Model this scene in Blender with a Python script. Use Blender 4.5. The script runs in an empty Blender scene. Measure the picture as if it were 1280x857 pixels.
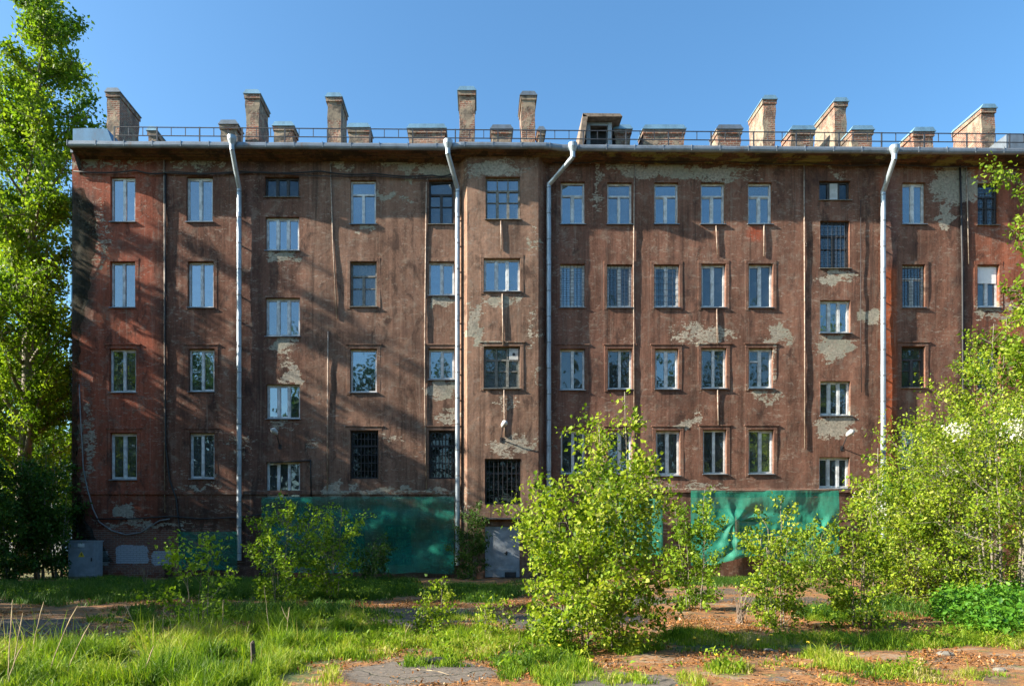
import bpy, math, random
import numpy as np
from mathutils import Vector, Matrix
R = math.radians
F = 853.333; CX = 600.0; HZ = 670.0; EYE = 1.7
WY = 28.0; TY = 27.6; EY = 27.2
scene = bpy.context.scene
COL = scene.collection
def PX(px, Y): return (px - CX) * Y / F
def PZ(py, Y): return EYE + (HZ - py) * Y / F
def P(px, py, Y): return (PX(px, Y), Y, PZ(py, Y))
def G(px, py):
    Y = EYE * F / (py - HZ); return (PX(px, Y), Y)

# ---------------------------------------------------------------- noise
def _hash(ix, iy, s):
    h = (ix.astype(np.int64) * 374761393 + iy.astype(np.int64) * 668265263 + s * 1274126177) & 0x7fffffff
    h = ((h ^ (h >> 13)) * 1103515245) & 0x7fffffff
    return ((h ^ (h >> 16)) & 0xffff) / 65535.0
def vnoise(x, y, s=0):
    x = np.asarray(x, float); y = np.asarray(y, float)
    ix = np.floor(x); iy = np.floor(y); fx = x - ix; fy = y - iy
    fx = fx * fx * (3 - 2 * fx); fy = fy * fy * (3 - 2 * fy)
    a = _hash(ix, iy, s); b = _hash(ix + 1, iy, s); c = _hash(ix, iy + 1, s); d = _hash(ix + 1, iy + 1, s)
    return (a * (1 - fx) + b * fx) * (1 - fy) + (c * (1 - fx) + d * fx) * fy
def fbm(x, y, s=0, o=4):
    r = 0; a = .5; t = 0
    for k in range(o):
        r = r + a * vnoise(np.asarray(x) * 2**k, np.asarray(y) * 2**k, s + 17 * k); t += a; a *= .5
    return r / t
def sstep(a, b, x):
    t = np.clip((x - a) / (b - a), 0, 1); return t * t * (3 - 2 * t)

# ---------------------------------------------------------------- object helpers
WORLD = {}
def org(o): return WORLD[o.name]
def link(name, me, mat, parent=None, origin=(0, 0, 0)):
    o = bpy.data.objects.new(name, me); COL.objects.link(o)
    if mat is not None and me is not None:
        me.materials.append(mat)
    origin = Vector(origin)
    WORLD[o.name] = origin
    if parent is not None:
        o.parent = parent; o.location = origin - org(parent)
    else:
        o.location = origin
    return o
def empty(name, loc, label=None, cat=None, group=None):
    o = bpy.data.objects.new(name, None); COL.objects.link(o); o.location = loc; o.empty_display_size = .3
    WORLD[o.name] = Vector(loc)
    return tag(o, label, cat, group)
def tag(o, label=None, cat=None, group=None, kind=None):
    if label: o['label'] = label
    if cat: o['category'] = cat
    if group: o['group'] = group
    if kind: o['kind'] = kind
    return o
def fast_mesh(name, V, Fc, mat, parent=None, origin=(0, 0, 0), attrs=None, smooth=False):
    """V (n,3) world coords, Fc (m,k) faces of equal size"""
    V = np.asarray(V, np.float32) - np.asarray(origin, np.float32)
    Fc = np.asarray(Fc, np.int32); m, k = Fc.shape
    me = bpy.data.meshes.new(name)
    me.vertices.add(len(V)); me.vertices.foreach_set('co', V.ravel())
    me.loops.add(m * k); me.loops.foreach_set('vertex_index', Fc.ravel())
    me.polygons.add(m)
    me.polygons.foreach_set('loop_start', np.arange(0, m * k, k, dtype=np.int32))
    if smooth: me.polygons.foreach_set('use_smooth', np.ones(m, bool))
    for nm, a in (attrs or {}).items():
        a = np.asarray(a, np.float32)
        if a.ndim == 1:
            at = me.attributes.new(nm, 'FLOAT', 'POINT'); at.data.foreach_set('value', a)
        else:
            at = me.attributes.new(nm, 'FLOAT_COLOR', 'POINT')
            at.data.foreach_set('color', np.hstack([a, np.ones((len(a), 1), np.float32)]).ravel())
    me.update(calc_edges=True); me.validate()
    return link(name, me, mat, parent, origin)
class MB:
    def __init__(s): s.v = []; s.f = []
    def quad(s, *p):
        n = len(s.v); s.v += [tuple(q) for q in p]; s.f.append(tuple(range(n, n + len(p)))); return s
    def box(s, x0, x1, y0, y1, z0, z1):
        n = len(s.v)
        s.v += [(x0,y0,z0),(x1,y0,z0),(x1,y1,z0),(x0,y1,z0),(x0,y0,z1),(x1,y0,z1),(x1,y1,z1),(x0,y1,z1)]
        s.f += [tuple(n + i for i in q) for q in ((0,3,2,1),(4,5,6,7),(0,1,5,4),(1,2,6,5),(2,3,7,6),(3,0,4,7))]; return s
    def prism(s, poly, axis, a, b):
        """poly of 2D points extruded along axis ('x','y','z') from a to b"""
        def mk(p, t): return {'x': (t, p[0], p[1]), 'y': (p[0], t, p[1]), 'z': (p[0], p[1], t)}[axis]
        n = len(s.v); k = len(poly)
        s.v += [mk(p, a) for p in poly] + [mk(p, b) for p in poly]
        s.f.append(tuple(n + i for i in reversed(range(k)))); s.f.append(tuple(n + k + i for i in range(k)))
        for i in range(k):
            j = (i + 1) % k; s.f.append((n + i, n + j, n + k + j, n + k + i))
        return s
    def tube(s, pts, r, sides=8, cap=True):
        pts = [Vector(p) for p in pts]; m = len(pts)
        rr = r if hasattr(r, '__len__') else [r] * m
        n0 = len(s.v); up = None
        for i, p in enumerate(pts):
            t = (pts[min(i + 1, m - 1)] - pts[max(i - 1, 0)])
            if t.length < 1e-6: t = Vector((0, 0, 1))
            t.normalize()
            if up is None:
                up = Vector((1, 0, 0)) if abs(t.x) < .8 else Vector((0, 1, 0))
            u = (up - t * up.dot(t)).normalized(); w = t.cross(u); up = u
            for k in range(sides):
                a = 2 * math.pi * k / sides
                q = p + (u * math.cos(a) + w * math.sin(a)) * rr[i]; s.v.append(q[:])
        for i in range(m - 1):
            for k in range(sides):
                a = n0 + i * sides + k; b = n0 + i * sides + (k + 1) % sides
                s.f.append((a, b, b + sides, a + sides))
        if cap:
            s.f.append(tuple(n0 + k for k in reversed(range(sides))))
            s.f.append(tuple(n0 + (m - 1) * sides + k for k in range(sides)))
        return s
    def build(s, name, mat, parent=None, origin=None, smooth=False, bevel=0, fields=False):
        if origin is None: origin = org(parent) if parent is not None else (0, 0, 0)
        ox, oy, oz = origin
        me = bpy.data.meshes.new(name)
        me.from_pydata([(x - ox, y - oy, z - oz) for x, y, z in s.v], [], s.f)
        if smooth:
            me.polygons.foreach_set('use_smooth', [True] * len(me.polygons))
        if fields: add_fields(me, np.array(s.v))
        o = link(name, me, mat, parent, origin)
        if bevel:
            b = o.modifiers.new('edge', 'BEVEL'); b.width = bevel; b.segments = 2; b.limit_method = 'ANGLE'
        return o

# ---------------------------------------------------------------- materials
class NT:
    def __init__(s, name):
        s.m = bpy.data.materials.new(name); s.m.use_nodes = True; s.t = s.m.node_tree
        s.t.nodes.clear(); s.out = s.t.nodes.new('ShaderNodeOutputMaterial')
    def n(s, ty, ins=None, **props):
        nd = s.t.nodes.new('ShaderNode' + ty)
        for k, v in props.items(): setattr(nd, k, v)
        for k, v in (ins or {}).items(): s.put(nd.inputs[k], v)
        return nd
    def put(s, sock, v):
        if isinstance(v, bpy.types.NodeSocket): s.t.links.new(v, sock)
        elif isinstance(v, bpy.types.Node): s.t.links.new(v.outputs[0], sock)
        else:
            if sock.type == 'RGBA' and len(v) == 3: v = (*v, 1)
            sock.default_value = v
    def math(s, op, a, b=0.0, clamp=False):
        return s.n('Math', {0: a, 1: b}, operation=op, use_clamp=clamp).outputs[0]
    def mix(s, f, a, b, blend='MIX'):
        nd = s.n('Mix', data_type='RGBA', blend_type=blend)
        s.put(nd.inputs[0], f); s.put(nd.inputs[6], a); s.put(nd.inputs[7], b); return nd.outputs[2]
    def noise(s, vec, scale, detail=4, rough=.55, dist=0.0):
        return s.n('TexNoise', {'Vector': vec, 'Scale': scale, 'Detail': detail, 'Roughness': rough, 'Distortion': dist}).outputs['Fac']
    def ss(s, v, a, b):
        nd = s.n('MapRange', {0: v, 1: a, 2: b, 3: 0.0, 4: 1.0}, interpolation_type='SMOOTHSTEP'); return nd.outputs[0]
    def pos(s): return s.n('NewGeometry').outputs['Position']
    def obj(s): return s.n('TexCoord').outputs['Object']
    def scalev(s, v, sc):
        return s.n('Mapping', {'Vector': v, 'Scale': sc}).outputs[0]
    def attr(s, nm, o='Fac'): return s.n('Attribute', attribute_name=nm).outputs[o]
    def bump(s, h, st=.5, d=.02, normal=None):
        nd = s.n('Bump', {'Height': h, 'Strength': st, 'Distance': d})
        if normal is not None: s.put(nd.inputs['Normal'], normal)
        return nd.outputs[0]
    def pbsdf(s, **k):
        nd = s.n('BsdfPrincipled')
        for a, v in k.items(): s.put(nd.inputs[a.replace('_', ' ')], v)
        return nd
    def fin(s, sh): s.put(s.out.inputs[0], sh); return s.m

def m_simple(name, c, rough=.7, metal=0.0, var=.25, scale=6, bump=.2, c2=None, dist=.01):
    t = NT(name); p = t.pos()
    n1 = t.noise(p, scale, 5); n2 = t.noise(p, scale * 7, 3)
    c2 = c2 or tuple(x * (1 - var * 1.6) for x in c)
    col = t.mix(t.ss(n1, .35, .65), c, c2)
    col = t.mix(t.math('MULTIPLY', n2, var), col, tuple(min(1, x * 1.35) for x in c))
    b = t.bump(t.math('ADD', n1, t.math('MULTIPLY', n2, .4)), bump, dist)
    return t.fin(t.pbsdf(Base_Color=col, Roughness=t.math('ADD', t.math('MULTIPLY', n1, .25), rough - .12), Metallic=metal, Normal=b))

def m_plaster():
    t = NT('weathered_plaster'); p = t.pos()
    tint = t.attr('tint', 'Color'); peel = t.attr('peel'); brick = t.attr('brick'); white = t.attr('wash')
    streak = t.noise(t.scalev(p, (3.2, 3.2, .16)), 1.0, 6, .6)
    fstreak = t.noise(t.scalev(p, (14, 14, .6)), 1.0, 4, .6)
    big = t.noise(p, .55, 6, .6)
    mid = t.noise(p, 2.4, 7, .65, .4)
    fine = t.noise(p, 11, 6, .7)
    grit = t.noise(p, 45, 3, .7)
    k = t.math('ADD', t.math('MULTIPLY', t.math('SUBTRACT', streak, .5), 1.5), t.math('MULTIPLY', t.math('SUBTRACT', big, .5), .95))
    k = t.math('ADD', k, t.math('MULTIPLY', t.math('SUBTRACT', fstreak, .5), .8))
    k = t.math('ADD', k, t.math('MULTIPLY', t.math('SUBTRACT', fine, .5), 1.1))
    k = t.math('ADD', k, t.math('MULTIPLY', t.math('SUBTRACT', grit, .5), .9))
    k = t.math('MAXIMUM', t.math('ADD', k, 1.0), .25)
    col = t.n('VectorMath', {0: tint, 1: t.n('CombineXYZ', {0: k, 1: k, 2: k})}, operation='MULTIPLY').outputs[0]
    # faded chalky bloom and pale chips
    bloom = t.math('MULTIPLY', t.ss(mid, .50, .72), .5)
    col = t.mix(bloom, col, (.25, .20, .155))
    chips = t.noise(t.scalev(p, (1, 1, 1.9)), 4.2, 8, .72, .6)
    col = t.mix(t.math('MULTIPLY', t.ss(chips, .60, .655), .5), col, (.33, .28, .22))
    flake = t.noise(t.scalev(p, (1.1, 1.1, 3.4)), 3.1, 9, .74, .8)
    col = t.mix(t.math('MULTIPLY', t.math('MULTIPLY', t.ss(flake, .565, .61), t.ss(big, .36, .52)), .62), col, (.33, .27, .215))
    vs = t.noise(t.scalev(p, (5.5, 5.5, .22)), 1.0, 5, .65)
    col = t.mix(t.math('MULTIPLY', t.ss(vs, .56, .70), .33), col, (.30, .24, .19))
    dark = t.noise(t.scalev(p, (1, 1, .5)), 1.7, 7, .7, .5)
    col = t.mix(t.math('MULTIPLY', t.ss(dark, .52, .68), .72), col, (.04, .026, .022))
    drip = t.noise(t.scalev(p, (2.6, 2.6, .11)), 1.0, 7, .68, .3)
    col = t.mix(t.math('MULTIPLY', t.ss(drip, .55, .68), .6), col, (.05, .032, .026))
    soot = t.noise(p, .33, 5, .6, .4)
    col = t.mix(t.math('MULTIPLY', t.ss(soot, .52, .68), .45), col, (.055, .035, .03))
    # bricks
    vb = t.n('CombineXYZ', {0: t.math('ADD', t.n('SeparateXYZ', {0: p}).outputs[0], t.n('SeparateXYZ', {0: p}).outputs[1]), 1: t.n('SeparateXYZ', {0: p}).outputs[2], 2: 0.0}).outputs[0]
    bt = t.n('TexBrick', {'Vector': vb, 'Color1': (.26, .085, .05, 1), 'Color2': (.15, .055, .04, 1), 'Mortar': (.26, .22, .19, 1), 'Scale': 1.0,
                          'Mortar Size': .012, 'Brick Width': .26, 'Row Height': .085, 'Mortar Smooth': .3})
    bcol = t.mix(t.math('MULTIPLY', fine, .7), bt.outputs[0], (.13, .08, .06))
    bm = t.ss(t.math('ADD', brick, t.math('MULTIPLY', t.math('SUBTRACT', mid, .5), 1.5)), .45, .6)
    col = t.mix(bm, col, bcol)
    # peeled render
    ps = t.math('ADD', peel, t.math('MULTIPLY', t.math('SUBTRACT', chips, .5), 1.6))
    ps = t.math('ADD', ps, t.math('MULTIPLY', t.math('SUBTRACT', fine, .5), .5))
    ps = t.math('ADD', ps, t.math('MULTIPLY', t.math('SUBTRACT', flake, .5), 1.2)); pm = t.math('MULTIPLY', t.ss(ps, .45, .53), .88)
    pc = t.mix(t.ss(fine, .3, .7), (.20, .185, .15), (.46, .42, .34))
    pc = t.mix(t.math('MULTIPLY', t.ss(big, .45, .6), .5), pc, (.24, .26, .20))
    pc = t.mix(t.math('MULTIPLY', t.ss(ps, .78, 1.0), .55), pc, t.mix(t.math('MULTIPLY', bt.outputs[1], .8), (.24, .15, .11), (.36, .33, .28)))
    pc = t.mix(t.math('MULTIPLY', bt.outputs[1], .12), pc, (.1, .09, .08))
    col = t.mix(pm, col, pc)
    wm = t.ss(t.math('ADD', white, t.math('MULTIPLY', t.math('SUBTRACT', chips, .5), 1.0)), .45, .52)
    wc = t.mix(t.math('MULTIPLY', bt.outputs[1], .6), t.mix(fine, (.26, .28, .32), (.42, .43, .46)), (.16, .15, .15))
    col = t.mix(wm, col, wc)
    h = t.math('ADD', t.math('MULTIPLY', fine, .55), t.math('MULTIPLY', grit, .2))
    h = t.math('ADD', h, t.math('MULTIPLY', mid, 1.2))
    h = t.math('SUBTRACT', h, t.math('MULTIPLY', pm, 1.7))
    h = t.math('SUBTRACT', h, t.math('MULTIPLY', t.math('MULTIPLY', bm, bt.outputs[1]), .8))
    return t.fin(t.pbsdf(Base_Color=col, Roughness=.92, Specular_IOR_Level=.15, Normal=t.bump(h, .55, .02)))

def m_leaf(name, stops, trans=.42, rough=.5):
    t = NT(name); r = t.attr('rnd')
    ramp = t.n('ValToRGB', {0: r}); cr = ramp.color_ramp
    while len(cr.elements) < len(stops): cr.elements.new(.5)
    for e, (x, c) in zip(cr.elements, stops): e.position = x; e.color = (*c, 1)
    c = ramp.outputs[0]
    ct = t.mix(1.0, c, (1.15, 1.2, .55), 'MULTIPLY')
    d = t.pbsdf(Base_Color=c, Roughness=rough, Specular_IOR_Level=.2)
    tr = t.n('BsdfTranslucent', {'Color': ct})
    return t.fin(t.n('MixShader', {0: trans, 1: d, 2: tr}))

def m_glass(name='window_glass', tint=(.42, .48, .5), refl=.25, dirty=.12):
    t = NT(name); p = t.pos()
    b = t.bump(t.noise(p, 1.3, 2), .22, .04)
    fr = t.n('Fresnel', {'IOR': 1.5, 'Normal': b}).outputs[0]
    f = t.math('ADD', t.math('MULTIPLY', fr, 1.6), refl, True)
    dirt = t.math('ADD', dirty, t.math('MULTIPLY', t.ss(t.noise(p, 2.2, 7, .72), .42, .7), .3))
    tr = t.n('BsdfTransparent', {'Color': tint})
    df = t.n('BsdfDiffuse', {'Color': (.19, .22, .23)})
    gl = t.n('BsdfGlossy', {'Color': (.86, .92, .96), 'Roughness': .025, 'Normal': b})
    a = t.n('MixShader', {0: dirt, 1: tr, 2: df})
    return t.fin(t.n('MixShader', {0: f, 1: a, 2: gl}))

def m_net(name, c, holes=.3, scale=1.0):
    t = NT(name); p = t.pos()
    n = t.noise(p, 2.2 * scale, 5, .6); n2 = t.noise(t.scalev(p, (20, 20, 2)), scale, 3)
    col = t.mix(n, c, tuple(x * 1.5 for x in c)); col = t.mix(t.math('MULTIPLY', t.ss(t.noise(t.scalev(p, (.6, 1, 2.0)), 1.7 * scale, 6, .7, .6), .5, .66), .4), col, tuple(min(1, x * 1.5 + .05) for x in c)); col = t.mix(t.math('MULTIPLY', n2, .4), col, tuple(x * .5 for x in c))
    d = t.n('BsdfDiffuse', {'Color': col}); tl = t.n('BsdfTranslucent', {'Color': col})
    gl = t.pbsdf(Base_Color=col, Roughness=.6 if holes < .25 else .9, Specular_IOR_Level=.3 if holes < .25 else .05)
    a = t.n('MixShader', {0: .3, 1: gl, 2: tl})
    tr = t.n('BsdfTransparent', {'Color': (.9, 1, .95)})
    bigv = t.noise(t.scalev(p, (.8, 1, .5)), 1.0 * scale, 5, .6, .8); fade = t.noise(t.scalev(p, (.5, 1, 2.6)), 1.3 * scale, 6, .7, .5)
    f = t.math('ADD', t.math('MULTIPLY', t.math('SUBTRACT', bigv, .5), 1.1), t.math('ADD', t.math('MULTIPLY', t.math('SUBTRACT', fade, .5), .5), holes), True)
    f = t.math('MAXIMUM', f, t.ss(t.noise(t.scalev(p, (1, 1, 1.6)), 2.4, 5, .6, 1.0), .70, .715), True)
    return t.fin(t.n('MixShader', {0: f, 1: a, 2: tr}))

def m_chimney():
    t = NT('old_chimney_brick'); p = t.pos(); sp = t.n('SeparateXYZ', {0: p})
    vb = t.n('CombineXYZ', {0: t.math('ADD', sp.outputs[0], sp.outputs[1]), 1: sp.outputs[2], 2: 0.0}).outputs[0]
    bt = t.n('TexBrick', {'Vector': vb, 'Color1': (.24, .085, .045, 1), 'Color2': (.14, .065, .045, 1), 'Mortar': (.30, .25, .2, 1), 'Scale': 1.0,
                          'Mortar Size': .012, 'Brick Width': .26, 'Row Height': .085})
    n = t.noise(p, 1.1, 7, .7, .5); f = t.noise(p, 9, 5, .7)
    pl = t.mix(f, (.17, .135, .10), (.38, .30, .21))
    pl = t.mix(t.math('MULTIPLY', t.ss(t.noise(p, 2.5, 6, .7), .44, .62), .75), pl, (.09, .072, .06))
    m = t.ss(t.math('ADD', n, t.math('MULTIPLY', t.math('SUBTRACT', f, .5), .3)), .49, .55)
    col = t.mix(m, pl, bt.outputs[0])
    so = t.noise(t.scalev(p, (1, 1, .6)), 1.9, 7, .72, .6); col = t.mix(t.math('MULTIPLY', t.ss(so, .50, .62), .7), col, (.05, .04, .034))
    h = t.math('SUBTRACT', t.math('MULTIPLY', f, .5), t.math('ADD', t.math('MULTIPLY', m, .6), t.math('MULTIPLY', t.math('MULTIPLY', bt.outputs[1], m), .6)))
    return t.fin(t.pbsdf(Base_Color=col, Roughness=.95, Normal=t.bump(h, .7, .03)))

def m_galv(name, c=(.46, .5, .53), rust=.0):
    t = NT(name); p = t.pos()
    n = t.noise(t.scalev(p, (1, 1, .5)), 2.6, 6, .65); f = t.noise(p, 24, 3)
    col = t.mix(t.ss(n, .35, .7), c, tuple(x * .62 for x in c)); col = t.mix(t.math('MULTIPLY', f, .25), col, tuple(min(1, x * 1.3) for x in c))
    if rust: col = t.mix(t.math('MULTIPLY', t.ss(n, .6, .68), rust), col, (.2, .09, .04))
    return t.fin(t.pbsdf(Base_Color=col, Metallic=.45, Roughness=t.math('ADD', .35, t.math('MULTIPLY', n, .25)), Normal=t.bump(f, .1, .004)))

def m_soffit():
    t = NT('mossy_cornice'); p = t.pos()
    n = t.noise(t.scalev(p, (.55, 1, 1)), 1.6, 6, .65, .5); f = t.noise(p, 7, 6, .7); side = t.ss(t.n('SeparateXYZ', {0: p}).outputs[0], 1.0, 6.0)
    col = t.mix(t.ss(f, .35, .65), (.07, .045, .036), (.17, .085, .055))
    g = t.math('MULTIPLY', t.ss(n, .50, .55), t.math('ADD', .12, t.math('MULTIPLY', side, .88)))
    col = t.mix(g, col, t.mix(f, (.12, .12, .04), (.30, .28, .12)))
    col = t.mix(t.math('MULTIPLY', t.ss(t.noise(p, 1.1, 7, .7), .50, .56), .85), col, (.03, .022, .02))
    return t.fin(t.pbsdf(Base_Color=col, Roughness=.95, Normal=t.bump(t.math('ADD', f, n), .8, .05)))

def m_ground():
    t = NT('cracked_asphalt_and_moss'); p = t.pos()
    moss = t.attr('moss'); green = t.attr('green')
    f = t.noise(p, 14, 6, .7); m = t.noise(p, 2.4, 7, .68, .4); g = t.noise(p, 70, 3, .7); b = t.noise(p, .7, 4)
    asp = t.mix(t.ss(f, .3, .7), (.09, .074, .06), (.20, .165, .13)); asp = t.mix(t.math('MULTIPLY', g, .5), asp, (.055, .048, .042))
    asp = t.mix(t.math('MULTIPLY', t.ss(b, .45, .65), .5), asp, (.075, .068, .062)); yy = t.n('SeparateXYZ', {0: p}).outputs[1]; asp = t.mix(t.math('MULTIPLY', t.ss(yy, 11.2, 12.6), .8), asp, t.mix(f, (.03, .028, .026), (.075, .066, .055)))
    mo = t.mix(t.ss(f, .33, .66), (.13, .055, .018), (.33, .145, .042)); mo = t.mix(t.ss(m, .48, .62), mo, (.10, .062, .034))
    m2 = t.noise(p, 1.3, 7, .72, .6); mo = t.mix(t.math('MULTIPLY', t.ss(m2, .53, .62), .6), mo, t.mix(g, (.17, .135, .095), (.36, .29, .20)))
    mo = t.mix(t.math('MULTIPLY', t.ss(t.noise(p, 3.3, 6, .7), .56, .64), .7), mo, (.11, .13, .028))
    mo = t.mix(t.math('MULTIPLY', t.ss(g, .55, .7), .5), mo, (.45, .33, .2))
    gr = t.mix(f, (.035, .06, .014), (.10, .13, .03)); gr = t.mix(t.ss(m, .52, .66), gr, (.10, .07, .03))
    mm = t.ss(t.math('ADD', moss, t.math('ADD', t.math('MULTIPLY', t.math('SUBTRACT', m, .5), 1.7), t.math('MULTIPLY', t.math('SUBTRACT', f, .5), 1.3))), .40, .58)
    gm = t.ss(t.math('ADD', green, t.math('MULTIPLY', t.math('SUBTRACT', m, .5), 1.3)), .4, .6)
    col = t.mix(mm, asp, mo); col = t.mix(gm, col, gr)
    cr = t.n('TexVoronoi', {'Vector': t.n('VectorMath', {0: p, 1: t.n('VectorMath', {0: t.n('TexNoise', {'Vector': p, 'Scale': 1.6, 'Detail': 5}).outputs['Color'], 1: (.7, .7, .7)}, operation='MULTIPLY')}, operation='ADD').outputs[0], 'Scale': .55}, feature='DISTANCE_TO_EDGE').outputs[0]
    crk = t.math('MULTIPLY', t.math('SUBTRACT', 1.0, t.ss(cr, .002, .012)), t.math('SUBTRACT', 1.0, mm))
    col = t.mix(t.math('MULTIPLY', crk, .8), col, (.05, .05, .025))
    h = t.math('ADD', t.math('ADD', t.math('MULTIPLY', f, .5), t.math('MULTIPLY', g, .15)), t.math('MULTIPLY', mm, t.math('MULTIPLY', m, 1.2)))
    h = t.math('SUBTRACT', h, crk)
    return t.fin(t.pbsdf(Base_Color=col, Roughness=t.math('ADD', .75, t.math('MULTIPLY', f, .2)), Normal=t.bump(h, .7, .03)))

def m_bark(name, c=(.10, .08, .06)):
    t = NT(name); p = t.pos()
    n = t.noise(t.scalev(p, (6, 6, 1.2)), 2.0, 7, .7); f = t.noise(p, 30, 4)
    col = t.mix(t.ss(n, .35, .65), tuple(x * .5 for x in c), c); col = t.mix(t.math('MULTIPLY', f, .4), col, tuple(x * 1.9 for x in c))
    return t.fin(t.pbsdf(Base_Color=col, Roughness=.9, Normal=t.bump(n, .7, .03)))

M = {}
M['plaster'] = m_plaster()
M['glass'] = m_glass()
M['glass_dark'] = m_glass('dusty_window_glass', (.3, .33, .33), .06, .16)
M['glass_dull'] = m_glass('dull_window_glass', (.4, .44, .45), .19, .3)
M['glass_milky'] = m_glass('milky_window_glass', (.5, .52, .5), .04, .42)
M['glass_black'] = m_glass('dark_unlit_glass', (.12, .13, .13), 0.0, .03)
M['white'] = m_simple('white_window_frame', (.64, .66, .66), .5, 0, .28, 5, .15)
M['oldwood'] = m_simple('grey_old_window_wood', (.19, .19, .17), .8, 0, .35, 12, .4)
M['darkwood'] = m_simple('dark_window_wood', (.045, .045, .048), .7, 0, .3, 12, .3)
M['iron'] = m_simple('dark_iron', (.035, .035, .038), .6, .3, .3, 20, .2)
M['railing'] = m_simple('painted_roof_railing', (.06, .065, .075), .55, .3, .3, 10, .2)
M['galv'] = m_galv('galvanised_pipe', (.34, .40, .45))
M['galv_dark'] = m_galv('dull_clamp_metal', (.2, .21, .22), .3)
M['galv_dull'] = m_galv('galvanised_flashing', (.20, .23, .26), .35)
M['bluetin'] = m_galv('bluish_roof_tin', (.24, .40, .50), .1)
M['cream'] = m_simple('pale_conduit', (.36, .29, .23), .7, 0, .35, 8, .2, (.16, .10, .07))
M['rubber'] = m_simple('black_cable', (.018, .018, .02), .6, 0, .2, 8, .1)
M['greycable'] = m_simple('grey_cable', (.2, .205, .21), .6, 0, .2, 8, .1)
M['curtain'] = m_simple('pale_curtain', (.55, .56, .55), .9, 0, .2, 4, .2)
M['blind'] = m_simple('white_roller_blind', (.82, .82, .8), .8, 0, .05, 5, .05)
M['board'] = m_simple('grey_board', (.21, .195, .165), .85, 0, .2, 4, .2)
M['chimney'] = m_chimney()
M['soffit'] = m_soffit()
M['bluepaint'] = m_galv('faded_blue_sheet_metal', (.09, .19, .29), .1)
M['door'] = m_simple('pale_blue_grey_door_paint', (.29, .33, .37), .6, 0, .22, 3, .15)
M['cabinet'] = m_simple('grey_cabinet_paint', (.24, .28, .32), .5, 0, .18, 3, .1)
M['yellow'] = m_simple('yellow_sign', (.75, .5, .04), .5, 0, .1, 8, .05)
M['netgreen'] = m_net('green_debris_netting', (.02, .235, .17), .48)
M['netgreen2'] = m_net('bright_green_debris_netting', (.03, .26, .175), .2)
M['netblack'] = m_net('torn_black_netting', (.016, .019, .016), .38, 3)
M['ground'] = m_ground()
M['bark'] = m_bark('grey_brown_bark', (.19, .165, .13))
M['bark_dark'] = m_bark('dark_bark', (.07, .055, .045))
M['twig'] = m_simple('dry_straw', (.42, .33, .2), .9, 0, .3, 12, .1)
M['woodgrey'] = m_simple('weathered_wood', (.22, .17, .13), .9, 0, .35, 6, .4)
M['inside'] = m_simple('interior_plaster', (.16, .15, .14), .9, 0, .2, 1, .1)
M['leaf_poplar'] = m_leaf('poplar_leaf', [(0, (.06, .125, .010)), (.45, (.15, .25, .016)), (1, (.28, .36, .035))], .5)
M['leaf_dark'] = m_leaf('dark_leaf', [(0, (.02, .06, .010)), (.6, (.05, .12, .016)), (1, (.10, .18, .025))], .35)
M['leaf_maple'] = m_leaf('yellow_green_leaf', [(0, (.05, .115, .010)), (.4, (.19, .29, .016)), (.85, (.33, .40, .03)), (1, (.42, .46, .10))], .42, .5)
M['leaf_mid'] = m_leaf('mid_green_leaf', [(0, (.06, .13, .010)), (.5, (.18, .30, .018)), (1, (.31, .41, .04))], .46, .5)
M['flower'] = m_simple('yellow_petals', (.78, .56, .03), .8, 0, .1, 60, .1)
M['leaf_nettle'] = m_leaf('nettle_leaf', [(0, (.03, .12, .014)), (.5, (.085, .23, .018)), (1, (.17, .32, .035))], .38)
M['petal'] = m_leaf('white_petal', [(0, (.6, .62, .5)), (1, (.8, .8, .74))], .3)
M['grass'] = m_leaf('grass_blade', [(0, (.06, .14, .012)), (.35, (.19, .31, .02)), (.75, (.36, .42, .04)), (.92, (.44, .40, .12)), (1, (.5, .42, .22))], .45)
M['grass_shade'] = m_leaf('lush_shade_tinted_grass_blade', [(0, (.03, .085, .014)), (.6, (.07, .16, .02)), (1, (.13, .21, .035))], .4)  # darker copy of the grass greens, with the shade put into the colour
M['litter'] = m_leaf('dead_leaf', [(0, (.10, .042, .016)), (.5, (.30, .125, .035)), (.85, (.46, .25, .10)), (1, (.55, .45, .32))], .15, .8)

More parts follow.
